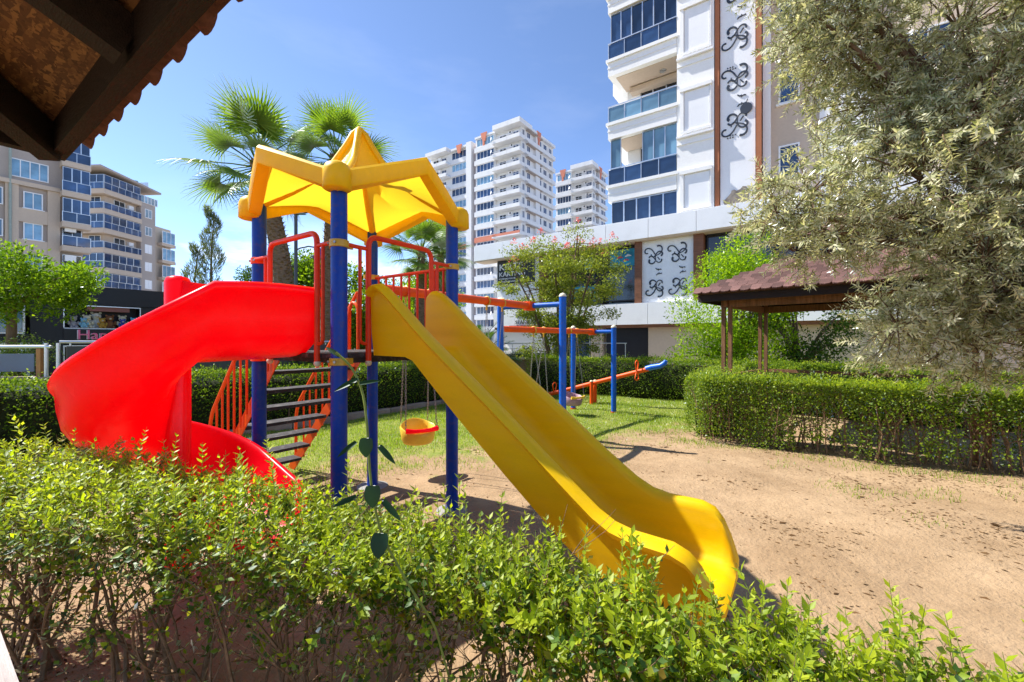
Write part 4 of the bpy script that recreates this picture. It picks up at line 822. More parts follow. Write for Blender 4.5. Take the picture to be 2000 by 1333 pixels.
palm('fan palm half hidden behind the swing beam and tower rail', (-3.4, 20.2, 0), (.05, 0, 5.9), .22, 22, .95, 3)
# cycad by the long hedge
def pinnate():
    mb = MB(); pts = [Vector((t, 0, .38*t-.62*t*t)) for t in np.linspace(0,1,9)]; mb.tube(pts, [.012,.011,.010,.009,.008,.007,.006,.004,.002], 4)
    for k in range(3, 40):
        t = k/40; i = min(7, int(t*8)); c = pts[i].lerp(pts[i+1], t*8-i)
        for s in (-1, 1):
            l = .24*math.sin(math.pi*min(1,t*.9+.08))+.03; e = c+Vector((l*.55, s*l*.85, l*.18)); q = Vector((.012,0,0)); mb.add([c-q, c+q, e], [(0,1,2)])
    return mb.mesh('frond', LF_cycad)
cyf = pinnate()
def cycad(label, loc, n, size):
    o = thing('cycad', label, 'cycad', loc); MB().tube([(0,0,-.05),(0,0,.25),(0,0,.45)], [.16,.18,.12], 10).build('trunk', M_palmbark, o, 60)
    for k in range(n):
        f = put('frond', cyf, o, (0,0,.42)); f.rotation_euler = (0, -R(78-78*k/n+random.gauss(0,6)), k*2.399); s = size*random.uniform(.85,1.1); f.scale = (s,s,s)
cycad('cycad with arching fronds left of the near blue swing posts', (-.95, 12.3, .35), 34, 1.35)

# shrubs and trees beyond the long hedge
SH = [('bushy_tree','sunlit bushy tree between the tower posts behind the lamp','tree',(-8.7,18.0,0),(.12,1.2),balls(0,0,3.3,1.4,1.2,1.9,34,.4,.7),19000,.13,LF_tree),
      ('bushy_tree','sunlit bushy tree seen through the tower middle','tree',(-6.1,17.5,0),(.12,1.0),balls(0,0,3.0,1.6,1.2,1.9,34,.4,.7),19000,.13,LF_tree),
      ('bushy_tree','green tree behind the tower barrier and palm trunks','tree',(-4.6,21.5,0),(.14,1.2),balls(0,0,3.4,2.3,1.4,2.0,36,.45,.8),19000,.14,LF_citrus),
      ('shrub','low dark shrub mass behind the stairs','shrub',(-5.9,11.5,0),(.06,.3),balls(0,0,.75,1.1,.6,.55,16,.25,.42),4500,.06,LF_dark),
      ('conifer','feathery dark conifer left of the left blue post','tree',(-14.6,23.5,0),(.13,1.2),balls(0,0,3.3,1.9,1.3,2.2,34,.3,.6),8000,.13,LF_dark),
      ('shrub','bright shrub beside the cycad at the swing beam','shrub',(-2.1,14.6,0),(.06,.4),balls(0,0,1.35,1.3,.8,.85,22,.25,.45),6000,.07,LF_citrus),
      ('shrub','green shrub behind the glass railing at the left edge','shrub',(-10.6,9.3,0),(.05,.4),balls(0,0,1.1,.65,.5,.55,14,.2,.34),4500,.05,LF_hedge),
      ('shrub','clipped dark box bush in front of the dark shop window','shrub',(.85,16.6,0),(.05,.3),balls(0,0,.98,.72,.5,.36,18,.2,.3),5000,.06,LF_dark),
      ('bushy_tree','dark leafy tree under the gazebo roof line','tree',(8.3,12.4,0),(.12,.8),balls(0,0,1.9,1.5,1.2,1.3,26,.35,.6),8000,.09,LF_dark),
      ('bushy_tree','distant green tree low between the palm trunks and tower block','tree',(-7.4,33,0),(.2,1.5),balls(0,0,3.2,3.2,1.8,2.0,26,.6,1.1),5500,.2,LF_tree)]
for a in SH: tree(*a)
# slim casuarina
ca = thing('casuarina', 'slender upright grey-green tree against the cloud', 'tree', (-19.3, 27.3, 0)); mb = MB()
for (x, h_) in ((0.15,9.8),(-.9,7.4)): mb.tube([(x*.3,0,-.1),(x*.8,0,h_*.4),(x,0,h_*.75),(x+.2,0,h_)], [.14,.09,.05,.015], 6)
mb.build('trunk', M_bark, ca, 60); n = 6500; which = RNG.random(n) < .62; hz = np.where(which, RNG.uniform(1.2,10,n), RNG.uniform(1.2,7.6,n)); tp_ = np.where(which, hz/10, hz/7.6); rad = .95*(1-tp_)**.6*(.35+.65*RNG.random(n))+.05; az = RNG.uniform(0,6.28,n)
pos = np.stack([np.where(which,.15,-.9)+rad*np.cos(az)+.25*np.sin(hz*3), rad*np.sin(az), hz+RNG.normal(0,.1,n)],1); keep = clump(pos[:,0],pos[:,1],pos[:,2],3.) > -.35; pos = pos[keep]; k = len(pos)
put('crown', leafmesh('crown', pos, unit(np.stack([np.cos(az[keep])*.5,np.sin(az[keep])*.5,np.full(k,1.1)],1)+RNG.normal(0,.3,(k,3))), rnd_dirs(k), .34, .035, LF_cyp, False), ca)

# ---------------------------------------------------------------- grass, litter
n = 300000; x = RNG.uniform(-7.5, 6.5, n); y = RNG.uniform(3.6, 13.5, n); e_ = y-.43*x
pr = np.clip((e_-5.3)/2.2, 0, 1)*1.0+.18*np.clip((e_-4.9), 0, 1)+.55*clump(x, y, 0*x, 2.1)+.35*clump(x+3, y, 0*x, 6.)-.18
a_ = x*math.cos(TH)-y*math.sin(TH); b_ = x*math.sin(TH)+y*math.cos(TH)
edge = np.exp(-((b_-7.2)/.22)**2)*(a_ > -1.9)*.7; pr = np.maximum(pr, edge*(.5+.6*clump(x,y,0*x,5.)))
hl = np.array(HL); fx = np.interp(y, hl[:,1], hl[:,0]); pr = np.maximum(pr, .10*(clump(x,y,0*x,1.35) > .33)); ok = (x > fx+.1) & (RNG.random(n) < pr) & ~((a_ > -1.75) & (b_ > 7.4)) & (b_ < 12.4-.0*a_)
x, y = x[ok], y[ok]; n = len(x); hgt = RNG.uniform(.022,.06,n)*(1+.5*clump(x,y,0*x,3.)); az = RNG.uniform(0,6.28,n); wd = .0042; D = np.stack([np.cos(az),np.sin(az)],1); b0 = np.stack([x,y,gz(x,y)-.003],1)
sd = np.stack([-D[:,1],D[:,0],0*x],1)*wd; lean = np.concatenate([D*RNG.uniform(.1,.7,(n,1))*hgt[:,None], hgt[:,None]],1); V = np.stack([b0-sd,b0+sd,b0+lean],1).reshape(-1,3)
tag(put('grass', npmesh('grass', V, np.arange(3*n).reshape(n,3), LF_grass)), 'patchy short grass on the lawn between swing frame and hedges', 'grass', kind='stuff')
n = 70000; x = RNG.uniform(-4, 6.5, n); y = RNG.uniform(1.2, 7.5, n); ok = RNG.random(n) < np.clip(.03+.8*clump(x,y,0*x,1.7)+.7*clump(x+1,y,0*x,4.3)+.12*(x > 2.2), .03, .8); x, y = x[ok], y[ok]; n = len(x)
az = RNG.normal(-.55,.6,n); D = np.stack([np.cos(az),np.sin(az),RNG.normal(0,.06,n)],1); N = unit(np.stack([RNG.normal(0,.3,n),RNG.normal(0,.3,n),np.ones(n)],1)); l = RNG.uniform(.012,.036,n)*(1+1.6*(RNG.random(n) < .12))
tag(put('leaf_litter', leafmesh('leaf_litter', np.stack([x,y,gz(x,y)+.004],1), D, N, l, l*RNG.uniform(.1,.5,n), LF_dry, False)), 'dry leaves and twigs scattered over the sand', 'litter', kind='stuff')

# ---------------------------------------------------------------- buildings
_wc = {}
def window(parent, x, y, z, w, h, n=2, rz=0., fm=None, gm=None, t=.06, rows=1, name='window'):
    """x,y,z: bottom left corner seen from outside; faces -y before rz"""
    fm = fm or M_pvc; gm = gm or M_glass; k = (w, h, n, fm.name, gm.name, t, rows)
    if k not in _wc:
        f = MB(); d0, d1 = -.05, .03
        f.box(0,d0,0,w,d1,t); f.box(0,d0,h-t,w,d1,h); f.box(0,d0,t,t,d1,h-t); f.box(w-t,d0,t,w,d1,h-t)
        for i in range(1, n): f.box(w*i/n-t*.4,d0+.004,t,w*i/n+t*.4,d1,h-t)
        for i in range(1, rows): f.box(t,d0+.008,h*i/rows-t*.4,w-t,d1,h*i/rows+t*.4)
        g = MB().box(t*.5,.0,t*.5,w-t*.5,.02,h-t*.5)
        _wc[k] = (f.mesh(name, fm), g.mesh('pane', gm))
    o = put(name, _wc[k][0], parent, (x,y,z), rz); put('pane', _wc[k][1], o); return o

# --- white building on the right; local x = a+4, y = b-19.4
wb = thing('apartment_building', 'white apartment building with scroll ornaments and glazed balconies at upper right', 'building', W(-4, 19.4), SITE)
X = lambda a: a+4
def B(name, m, a0, y0, z0, a1, y1, z1, par=None): return bx(par or wb, name, m, X(a0), y0, z0, X(a1), y1, z1)
# ground floor
B('wall', M_beige, -6.1, .35, 0, 9, .8, 2.30); B('wall', M_white, -14.7, .35, 0, -11.2, .8, 2.30); B('wall', M_beige, -8.95, .35, 0, -8.35, .8, 2.30)
B('wall', M_dglass, -11.2, .9, 0, -6.1, 1.2, 2.30)
window(wb, X(-11.15), .55, .35, 2.1, 1.9, 2, 0, M_alu, M_glass); B('door', M_black, -8.2, .5, 0, -6.15, .6, 2.25); B('plinth', M_brown, -6.1, .30, .0, 9, .36, .55)
B('trim', M_brown, -14.7, .02, 2.22, 9, .4, 2.36)
k = 0; a = -14.7
while a < 8.8:
    B('cladding_panel', M_whitep, a+.008, -.08, 2.36, min(a+1.45,9)-.008, .4, 3.33); a += 1.45
# shop storey
B('wall', M_white, -14.7, .25, 3.33, -11.6, .8, 6.2); B('wall', M_whitep, -6.32, .16, 3.33, -4.08, .8, 6.2); B('wall', M_dglass, -11.6, .75, 3.33, 9, 1.0, 6.2)
for a0, a1 in ((-11.75,-11.45),(-6.62,-6.32),(-4.08,-3.68),(1.5,1.9)): B('pilaster', M_brown, a0, .0, 3.335, a1, .6, 6.195)
for a0 in (-11.4,-9.8,-8.2): window(wb, X(a0), .45, 3.5, 1.52, 2.6, 1, 0, M_black, M_dglass)
for a0 in (-3.62,-1.05): window(wb, X(a0), .40, 3.5, 2.5, 2.65, 1, 0, M_black, M_dglass)
M_teal = mat('teal_poster', (.02,.25,.36), .5, .3, var=.5, vs=2.5)
B('poster', M_teal, -7.95, .36, 5.15, -6.75, .39, 5.95); B('poster', M_teal, -10.1, .36, 3.75, -8.7, .39, 4.35); B('poster', M_teal, -9.3, .37, 5.2, -8.8, .395, 5.8)
for a0, z, c in ((-7.6,5.55,(.65,.08,.07)),(-7.2,5.6,(.7,.7,.72)),(-7.3,5.4,(.62,.1,.15))):
    MB().tube([(X(a0),.355,z),(X(a0)+.15,.355,z+.06),(X(a0)+.3,.355,z+.02)], [.02,.06,.02], 6).build('poster_mark', mat('poster_%d' % int(c[1]*100), c, .5), wb)
# canopy fascia and its beige soffit
B('soffit', M_beige, -15.9, -.25, 6.14, 9, .6, 6.2)
a = -15.9
while a < 8.9:
    B('cladding_panel', M_whitep, a+.008, -.32, 6.2, min(a+2.0,9)-.008, .5, 7.07); a += 2.0
B('canopy_top', M_whitep, -15.9, -.25, 7.07, 9, 1.6, 7.10); B('end_panel', M_whitep, -15.95, -.30, 6.2, -15.91, 3.5, 7.07); B('wall', M_white, -14.69, .8, 0, 8.9, 9, 7.0)
# residential storeys: recessed body
B('wall', M_white, -7.55, 1.7, 7.1, -4.75, 10, 20.6); B('wall', M_white, -4.75, .0, 7.1, -3.27, 9.9, 20.6); B('wall', M_whitep, -3.05, .12, 7.1, -1.78, 9.8, 20.5); B('wall', M_beige, -1.54, .62, 7.1, .30, 9.7, 20.4); B('wall', M_white, .30, .5, 7.1, 1.9, 9.6, 20.4); B('wall', M_beige, 1.9, .62, 7.1, 7.0, 9.5, 20.3)
B('vertical_fin', M_terra, -3.24, .03, 7.1, -3.08, .9, 20.6); B('vertical_fin', M_terra, -1.75, .03, 7.1, -1.57, .95, 20.6)
B('corner_strip', M_white, -1.54, .3, 7.1, -1.28, .64, 20.4)
for z in (10.95, 13.95, 16.95, 8.0):
    w_ = window(wb, X(-1.02), .60, z, .70, 1.3, 1); B('sill', M_whitep, -1.1, .5, z-.06, -.25, .64, z)
    window(wb, X(2.6), .60, z, 1.4, 1.3, 2)
for i, zt_ in enumerate((8.98, 11.95, 14.95, 17.95)):
    # slab band with mouldings, balcony floor and soffit
    B('balcony_slab', M_white, -7.9, -.02, zt_-.78, -4.76, 1.7, zt_-.14); B('balcony_ledge', M_white, -7.98, -.10, zt_-.14, -4.70, 1.7, zt_); B('balcony_moulding', M_whitep, -7.92, -.04, zt_-.42, -4.757, .3, zt_-.36)
    if i in (1, 2): B('balcony_soffit', M_beige, -7.6, .25, zt_-.80, -4.80, 1.68, zt_-.783)
    B('side_balcony', M_white, -8.35, 1.75, zt_-.70, -7.56, 4.4, zt_-.05); 
    rail = B('balcony_rail', M_alu, -7.9, -.03, zt_+.74, -4.76, .02, zt_+.79)
    for q in range(4):
        a0 = -7.9+q*.785; bx(rail, 'post', M_alu, a0-(-7.9), .01, -.74, a0-(-7.9)+.03, .04, 0)
        B('glass_panel', M_glass if i != 1 else M_glass_lt, a0+.04, .0, zt_+.03, a0+.775, .015, zt_+.72)
    B('side_glass', M_glass, -8.30, 1.8, zt_-.05, -8.28, 4.3, zt_+.75)
    if i in (2, 3):                                       # fully glazed
        for q in range(6): window(wb, X(-7.8+q*.505), .12, zt_+.02, .505, 2.15, 1, 0, M_alu, M_glass, .025, name='glazing_panel')
    elif i == 0:
        for q, gm in ((0,M_glass_lt),(3,M_glass_lt),(4,M_glass_lt),(5,M_glass_lt)): window(wb, X(-7.8+q*.505), .12, zt_+.02, .505, 2.15, 1, 0, M_alu, gm, .02, name='glazing_panel')
    window(wb, X(-6.9), 1.66, zt_+.05, 1.9, 2.1, 3, 0, M_alu, M_dglass)
    if i == 1:
        B('curtain_box', M_beige, -7.3, 1.3, zt_+1.9, -4.8, 1.69, zt_+2.15); MB().cyl((X(-5.6),.9,14.15),(X(-5.6),.9,14.10), .14, n=14).build('ceiling_lamp', M_alu, wb, 40)
for q in range(5): window(wb, X(-7.75+q*.60), .10, 7.12, .60, 1.05, 1, 0, M_alu, M_glass, .03)
for z0, z1 in ((13.97,15.85),(10.6,12.3),(7.3,8.75),(16.95,18.8)):   # framed panels of the white bay
    a0, a1 = -4.62, -3.38; B('panel_frame', M_white, a0, -.10, z0-.10, a1+.02, .02, z0); B('panel_frame', M_white, a0, -.12, z1, a1+.04, .02, z1+.16); B('panel_frame', M_white, a0, -.08, z0, a0+.16, .02, z1); B('panel_frame', M_white, a1-.04, -.07, z0, a1, .02, z1); B('inset_panel', M_whitep, a0+.20, -.035, z0+.04, a1-.06, .01, z1-.05)
    B('ledge', M_whitep, -4.75, -.05, z0-.55, -3.28, .01, z0-.52); B('ledge', M_whitep, -4.75, -.14, z0-.26, -3.28, .01, z0-.18)
# scroll ornaments
def scroll(loc, s, flip=1, mir=1, dots=False, par=None):
    mb = MB()
    def curl(x, z, a0, ln, k0, k1, w0, w1, n=26):
        pts = []; rr = []; a = a0
        for i in range(n):
            t = i/(n-1); pts.append((x*mir, z*flip)); a += (k0*(1-t)+k1*t)*ln/n; x += math.cos(a)*ln/n; z += math.sin(a)*ln/n; rr.append((w0*(1-t)+w1*t)*.95)
        V = []
        for i, (p, w) in enumerate(zip(pts, rr)):
            a_ = pts[max(0,i-1)]; b_ = pts[min(n-1,i+1)]; d = Vector((b_[0]-a_[0], b_[1]-a_[1])); d = d.normalized() if d.length else Vector((1,0)); V.append((p, Vector((-d.y,d.x))*w))
        rings = [[((p[0]+q.x)*s, -.02, (p[1]+q.y)*s),((p[0]-q.x)*s, -.02, (p[1]-q.y)*s),((p[0]-q.x)*s, 0, (p[1]-q.y)*s),((p[0]+q.x)*s, 0, (p[1]+q.y)*s)] for p, q in V]
        tgt[0].loft(rings)
    tgt = [mb]
    curl(.02,-.32,1.65,1.05, .3,-9.5,.020,.045); curl(.0,.02,2.2,1.15,-1.2,9.5,.03,.035); curl(.0,-.05,.2,1.0,.8,6.5,.018,.05)
    curl(.02,-.30,2.4,.55,-4.,13,.025,.04); curl(.04,-.32,-1.2,.5,4.2,9,.02,.04); curl(.0,-.34,-2.0,.62,-3.2,-9,.03,.06); curl(-.22,.06,-1.9,.40,6,12,.02,.03); curl(.12,-.12,-.9,.22,-2,4,.02,.03)
    sm = MB(); tgt[0] = sm; curl(.02,-.74,-1.2,.22,5,14,.02,.035); s2 = MB(); tgt[0] = s2; curl(.16,-.90,1.2,.22,-6,-14,.012,.03); dt = MB()
    if dots:
        for i in range(7):
            x, z = -.36+.10*(i % 4), .42+.09*(i//4); dt.prism([((x+.03*math.cos(t))*s*mir, -.02, (z+.03*math.sin(t))*s*flip) for t in np.linspace(0,2*math.pi,9)[:-1]], (0,.02,0))
    so = put('scroll_ornament', mb.mesh('scroll_ornament', M_orn), par or wb, loc); sm.build('small_curl', M_orn, so); s2.build('small_curl', M_orn, so)
    if dots: tag(dt.build('dots', M_orn, so), kind='stuff')
    return so
for a0 in (-5.72, -4.70): scroll((X(a0), .155, 5.48), .80); scroll((X(a0)+.03, .155, 3.98), .78, -1)
for i, z in enumerate((17.8, 15.9, 13.95, 12.3, 10.4)): scroll((X(-2.43), .115, z), .95, 1 if i % 2 else -1, 1, i in (3,4))
bear = MB(); sil = [(-.55,0),(.42,.0),(.50,.35),(.44,.62),(.38,.80),(.22,.84),(.12,.72),(-.05,.66),(-.15,.74),(-.27,.72),(-.30,.60),(-.45,.42),(-.62,.28),(-.64,.16)]
bear.prism([(x*.82, -.05, z*.82) for x, z in sil], (0,.05,0)).build('wall_ornament', mat('weathered_bronze', (.22,.19,.16), .6, .4, var=.5, vs=3), wb, None, (X(-2.40), .115, 7.15)); 
sk = MB(); sk.prism([(.22*math.cos(t), -.03, .22*math.sin(t)) for t in np.linspace(0,2*math.pi,17)[:-1]], (0,.03,0)); sk.beam((0,-.015,.2),(.05,-.015,.36), .02, .03); sk.build('wall_ornament', M_orn, wb, None, (X(-2.10), .10, 10.95))
# writing
def text(body, size, m, parent, loc, rz=0., ext=.012, name='lettering', align='LEFT', sx=1.):
    c = bpy.data.curves.new(name, 'FONT'); c.body = body; c.size = size; c.extrude = ext; c.align_x = align; c.materials.append(m)
    o = bpy.data.objects.new(name, c); COL.objects.link(o); me = bpy.data.meshes.new_from_object(o.evaluated_get(bpy.context.evaluated_depsgraph_get())); bpy.data.objects.remove(o); o = put(name, me, parent); o.location = loc; o.rotation_euler = (R(90), 0, rz); o.scale = (sx,1,1); return o
M_sign = mat('sign_black', (.02,.021,.024), .5, .4); M_letter = mat('letter_white', (.8,.8,.8), .5); M_dark = mat('letter_dark', (.03,.03,.04), .5)
sg = bx(wb, 'sign_board', M_sign, X(-14.6), .16, 4.80, X(-12.15), .24, 6.12)
text('KIRTE', .50, M_letter, sg, (.12,-.015,.78), sx=1.25); text('KARTING', .36, M_letter, sg, (.12,-.015,.42), sx=1.15); text('REZERVASYON VE', .115, M_letter, sg, (.12,-.015,.25), sx=1.2); text('PARTI ORGANIZASYON', .115, M_letter, sg, (.30,-.015,.09), sx=1.2)
text('THE HEAVY ROUND', .28, M_dark, wb, (X(-13.2), -.10, 2.86), sx=1.05); text('STANBULOR', .28, M_dark, wb, (X(-13.2), -.10, 2.52), sx=1.05)
B('awning_stripe', mat('dark_red_stripe', (.30,.02,.04), .5), -13.6, -.11, 2.37, -10.3, -.085, 2.44)

# --- tower blocks
def block(label, corner, top, tl, sl, floors, second=None, coral_band=None, name='tower_block', rz=SITE):
    o = thing(name, label, 'building', corner, rz); fh = 3.0
    bx(o, 'wall', M_white2, -tl, .7, 0, -.7, sl, top-1.0)
    bx(o, 'wall', M_white2, -tl, .15, 0, -tl*.56, .7, top-1.0)
    bx(o, 'parapet', M_white2, -tl*.54, -1.4, top-1.1, .25, sl*.25, top-.05); bx(o, 'parapet', M_white2, -tl-.1, -.1, top-1.0, -tl*.545, 1.0, top-.55); bx(o, 'parapet', M_white2, -.9, sl*.26, top-1.0, .05, sl-.1, top-.4)
    bx(o, 'roof', M_conc, -tl+.3, .9, top-1.0, -1.0, sl-.3, top-.75)
    for x, y, rr in ((-tl*.80, -.22, 0),(.12, sl*.47, R(90))):
        MB().prism([(-.9,0,top-.1),(.9,0,top-.1),(.45,0,top-2.1),(-.3,0,top-2.1)], (0,.25,0)).build('roof_ornament', M_coral, o, None, (x,y,0), rr)
        q = MB().box(-.28,0,top-3.3,.22,.2,top-2.1).build('ornament_stem', M_coral, o, None, (x,y,0), rr)
    for k in range(floors):
        z = top-1.0-fh*(k+1)
        if z < 1: break
        w0, w1 = -tl+.5, -tl*.58
        win = window(o, w0, .02, z+1.0, w1-w0, 1.75, 5, 0, M_pvc, M_glass if k % 3 else M_glass_lt, .09)
        cb = coral_band is not None and abs(z-coral_band) < 1.6
        bx(o, 'spandrel', M_coral if cb else M_white2, -tl-.1, -.25, z-.25, -tl*.56, .75, z+.85)
        bx(o, 'balcony_slab', M_white2, -tl*.555, -1.35, z-.2, .2, .75, z+.05)
        bx(o, 'balcony_parapet', M_coral if cb else M_white2, -tl*.555, -1.35, z+.05, .2, -1.23, z+.62); bx(o, 'balcony_parapet', M_white2, .08, -1.22, z+.05, .2, 2.2, z+.6)
        bx(o, 'balcony_rail', M_alu, -tl*.55, -1.32, z+.95, .15, -1.27, z+1.02)
        window(o, -tl*.50, .66, z+.1, 1.9, 2.2, 2, 0, M_pvc, M_dglass, .09); window(o, -tl*.22, .66, z+.1, 1.6, 2.2, 2, 0, M_pvc, M_glass, .09)
        if k % 2 == 0 or k < 4:
            ac = bx(o, 'air_conditioner', M_whitep, -tl*.30+.4*(k % 3), .28, z+1.9, -tl*.30+.9+.4*(k % 3), .66, z+2.5); MB().cyl((.55,-.01,.3),(.55,.02,.3), .22, n=12).build('fan_grille', M_black, ac)
        if k % 3 != 2:
            MB().tube([(0,0,0),(-.05,-.12,.02),(-.08,-.16,.03)], [.06,.34,.40], 14).build('satellite_dish', M_whitep, o, 60, (-tl*.545, -1.55, z+.9+.15*(k % 2)))
        # side face
        bx(o, 'spandrel', M_white2, -.7, 2.3, z-.2, .12, sl*.6, z+.75); bx(o, 'spandrel', M_white2, -.7, sl*.6+.01, z-.1, .02, sl-.05, z+.85); bx(o, 'lintel', M_beige2, -.66, 2.4, z+2.55, .16, sl*.58, z+2.68); bx(o, 'side_wall', M_white2, -.7, sl*.40, z+.75, -.10, sl*.52, z+2.55)
        for yy, ww in ((1.0,.9),(2.9,1.3),(sl*.53,1.3),(sl*.68,1.5),(sl*.86,1.2)): window(o, -.66 if yy > .5 else 0, yy, z+.9, ww, 1.65, 2, R(90), M_pvc, M_glass, .08)
    if second:
        t2, top2 = second; g = 1.0
        bx(o, 'stair_shaft', M_coral, -tl-g, 1.6, 0, -tl, 6, top-.8); bx(o, 'stair_wall', M_white2, -tl-g-1.6, -.3, 0, -tl-g, sl*.8, top2-.3)
        x0, x1 = -tl-g-t2, -tl-g-1.62
        bx(o, 'wall', M_white2, x0, .7, 0, x1, sl*.8, top2-1); bx(o, 'parapet', M_white2, x0, -1.3, top2-1.1, x0+t2*.5, .8, top2-.2); bx(o, 'parapet', M_white2, x0+t2*.5+.01, .0, top2-1.0, x1, 1.0, top2-.5)
        MB().prism([(-.9,0,top2-.1),(.9,0,top2-.1),(.4,0,top2-2.1),(-.3,0,top2-2.1)], (0,.25,0)).build('roof_ornament', M_coral, o, None, (x1-2.4,-.2,0))
        for k in range(floors):
            z = top2-1.0-fh*(k+1)
            if z < 1: break
            window(o, x0+t2*.52, .58, z+.95, t2*.33, 1.75, 4, 0, M_pvc, M_glass if k % 3 != 1 else M_glass_lt, .09); bx(o, 'spandrel', M_coral if coral_band and abs(z-coral_band) < 1.6 else M_white2, x0+t2*.50, .3, z-.25, x1, .9, z+.8)
            bx(o, 'balcony_slab', M_white2, x0-.3, -1.2, z-.2, x0+t2*.49, .75, z+.05); bx(o, 'balcony_parapet', M_white2, x0-.3, -1.2, z+.05, x0+t2*.49, -1.08, z+.6)
            window(o, x0+1.0, .66, z+.1, 1.9, 2.2, 2, 0, M_pvc, M_dglass, .09); window(o, x0+3.9, .66, z+.1, 1.6, 2.2, 2, 0, M_pvc, M_glass, .09)
            bx(o, 'air_conditioner', M_whitep, x0+3.0, .3, z+1.9, x0+3.8, .66, z+2.5)
    return o
block('tall white tower block with coral stripes in two joined parts', (2.22, 93, 0), 49.8, 13.2, 14.8, 16, (14.3, 49.0), 24.6)
block('smaller-looking white tower block behind the white building corner', (20.8, 109, 0), 47.2, 11.0, 9.2, 8, None)

# --- beige building at the left edge; face runs along U, looks along +V
lb = thing('apartment_building', 'beige apartment building with white-framed windows at the far left', 'building', W(-62.2, 0), SITE)
Lb = lambda n, m, *c: bx(lb, n, m, *c)
Lb('wall', M_beige2, -9, -4, 0, -.28, 11.2, 22); 
for y0, y1 in ((-4,4.9),(5.9,6.75),(8.65,9.5)): Lb('pier', M_beige, -.28, y0, 0, .04, y1, 17.0)
Lb('cornice', M_beige, -.28, -4, 16.55, .22, 9.5, 16.95); Lb('parapet', M_beige, -9.1, -4.1, 21.6, .1, 11.3, 22.3)
for i, z in enumerate((2.5,5.5,8.5,11.45,14.45)):
    Lb('spandrel', M_beige, -.28, 6.75, z-1.35, -.02, 8.65, z-.02); window(lb, -.2, 7.05, z, 1.3, 1.65, 2, R(90), M_pvc, M_glass_lt, .09); window(lb, -.2, 5.0, z, .8, 1.65, 1, R(90), M_pvc, M_glass_lt, .09); Lb('sill', M_whitep, -.2, 6.95, z-.06, .06, 8.45, z)
window(lb, -.24, 6.25, 17.35, 2.5, 1.75, 4, R(90), M_pvc, M_glass_lt, .09); window(lb, -.24, 2.6, 17.35, 2.5, 1.75, 4, R(90), M_pvc, M_glass_lt, .09)
MB().cyl((.14,6.2,0),(.14,6.2,22), .10, n=8).build('drain_pipe', mat('green_grey_pipe', (.30,.36,.32), .6), lb, 40)
for i, z in enumerate((5.2,8.2,11.2,13.6,16.7,19.7)):
    Lb('balcony_slab', M_beige, -.25, 9.5, z-.55, 1.0, 11.6, z); rl = Lb('balcony_rail', M_alu, .95, 9.5, z+.95, 1.0, 11.6, z+1.0); Lb('balcony_glass', M_glass, .96, 9.55, z+.06, .98, 11.55, z+.93)
    for q in range(3): bx(rl, 'post', M_alu, -.01, q*1.02, -.95, .04, q*1.02+.05, 0)
    if i >= 3:
        for q in range(3): window(lb, .85, 9.55+q*.66, z+.02, .66, 2.35, 1, R(90), M_alu, M_glass, .04, name='glazing_panel')
    else: window(lb, -.2, 9.7, z+.02, 1.4, 2.2, 2, R(90), M_alu, M_dglass, .05); bx(lb, 'air_conditioner', M_whitep, .0, 9.8, z+1.5, .4, 10.6, z+2.1)

# --- second left building with wrap-round balconies
l2 = thing('apartment_building', 'beige apartment building with stacked blue-glazed corner balconies, left of the palms', 'building', (-62.7, 66, 0), R(-4))
L2 = lambda n, m, *c: bx(l2, n, m, *c)
L2('wall', M_beige, -9, .8, 0, -.9, 6, 27.2); L2('wall', M_beige2, -9, 6, 0, -.05, 8.7, 26.2); L2('wall', M_beige, -9, 8.7, 0, -.6, 12.4, 21.8)
MB().add([(-9.5,-1,28.1),(.4,-1,28.1),(.6,9.2,27.2),(-9.5,9.2,27.2),(-9.5,-1,28.4),(.4,-1,28.4),(.6,9.2,27.5),(-9.5,9.2,27.5)], [(0,3,2,1),(4,5,6,7),(0,1,5,4),(1,2,6,5),(2,3,7,6),(3,0,4,7)]).build('roof', M_beige2, l2)
for i in range(8):
    z = 25.0-3.02*i
    if z < 2: break
    L2('balcony_slab', M_beige, -9, -.4, z-.75, .25, 5.9, z)
    r1 = L2('balcony_rail', M_alu, -9, -.36, z+.95, .2, -.30, z+1.02); r2 = L2('balcony_rail', M_alu, .14, -.29, z+.95, .2, 5.85, z+1.02)
    for q in range(6): bx(r1, 'post', M_alu, 9.1-q*1.5, 0, -.95, 9.16-q*1.5, .05, 0); bx(r2, 'post', M_alu, 0, .05+q*1.1, -.95, .05, .11+q*1.1, 0)
    L2('balcony_glass', M_glass, -9, -.34, z+.05, .15, -.32, z+.93); L2('balcony_glass', M_glass, .16, -.28, z+.05, .18, 5.85, z+.93)
    if i in (0,2,4,5,6):
        for q in range(5): window(l2, -1.15*(q+1)+.05, -.2, z+.02, 1.15, 2.2, 1, 0, M_alu, M_glass, .05, name='glazing_panel')
        for q in range(5): window(l2, .06, -.15+q*1.18, z+.02, 1.18, 2.2, 1, R(90), M_alu, M_glass, .05, name='glazing_panel')
    else:
        window(l2, -.86, 2.2, z+.05, 1.8, 2.1, 2, R(90), M_pvc, M_dglass, .07); window(l2, -3.5, .76, z+.05, 2.0, 2.1, 2, 0, M_pvc, M_dglass, .07); bx(l2, 'air_conditioner', M_whitep, -.86, 4.4, z+1.3, -.5, 5.2, z+1.9)
    if i: window(l2, -.03, 6.7, z+.6, 1.3, 1.5, 2, R(90), M_pvc, M_glass_lt if i in (1,2) else M_whitep, .08)
    if z < 20:
        L2('balcony_slab', M_beige, -.7, 9.6, z-.5, .4, 12.4, z); window(l2, .3, 9.7, z+.02, 2.6, 2.1, 3, R(90), M_pvc, M_glass_lt, .08)
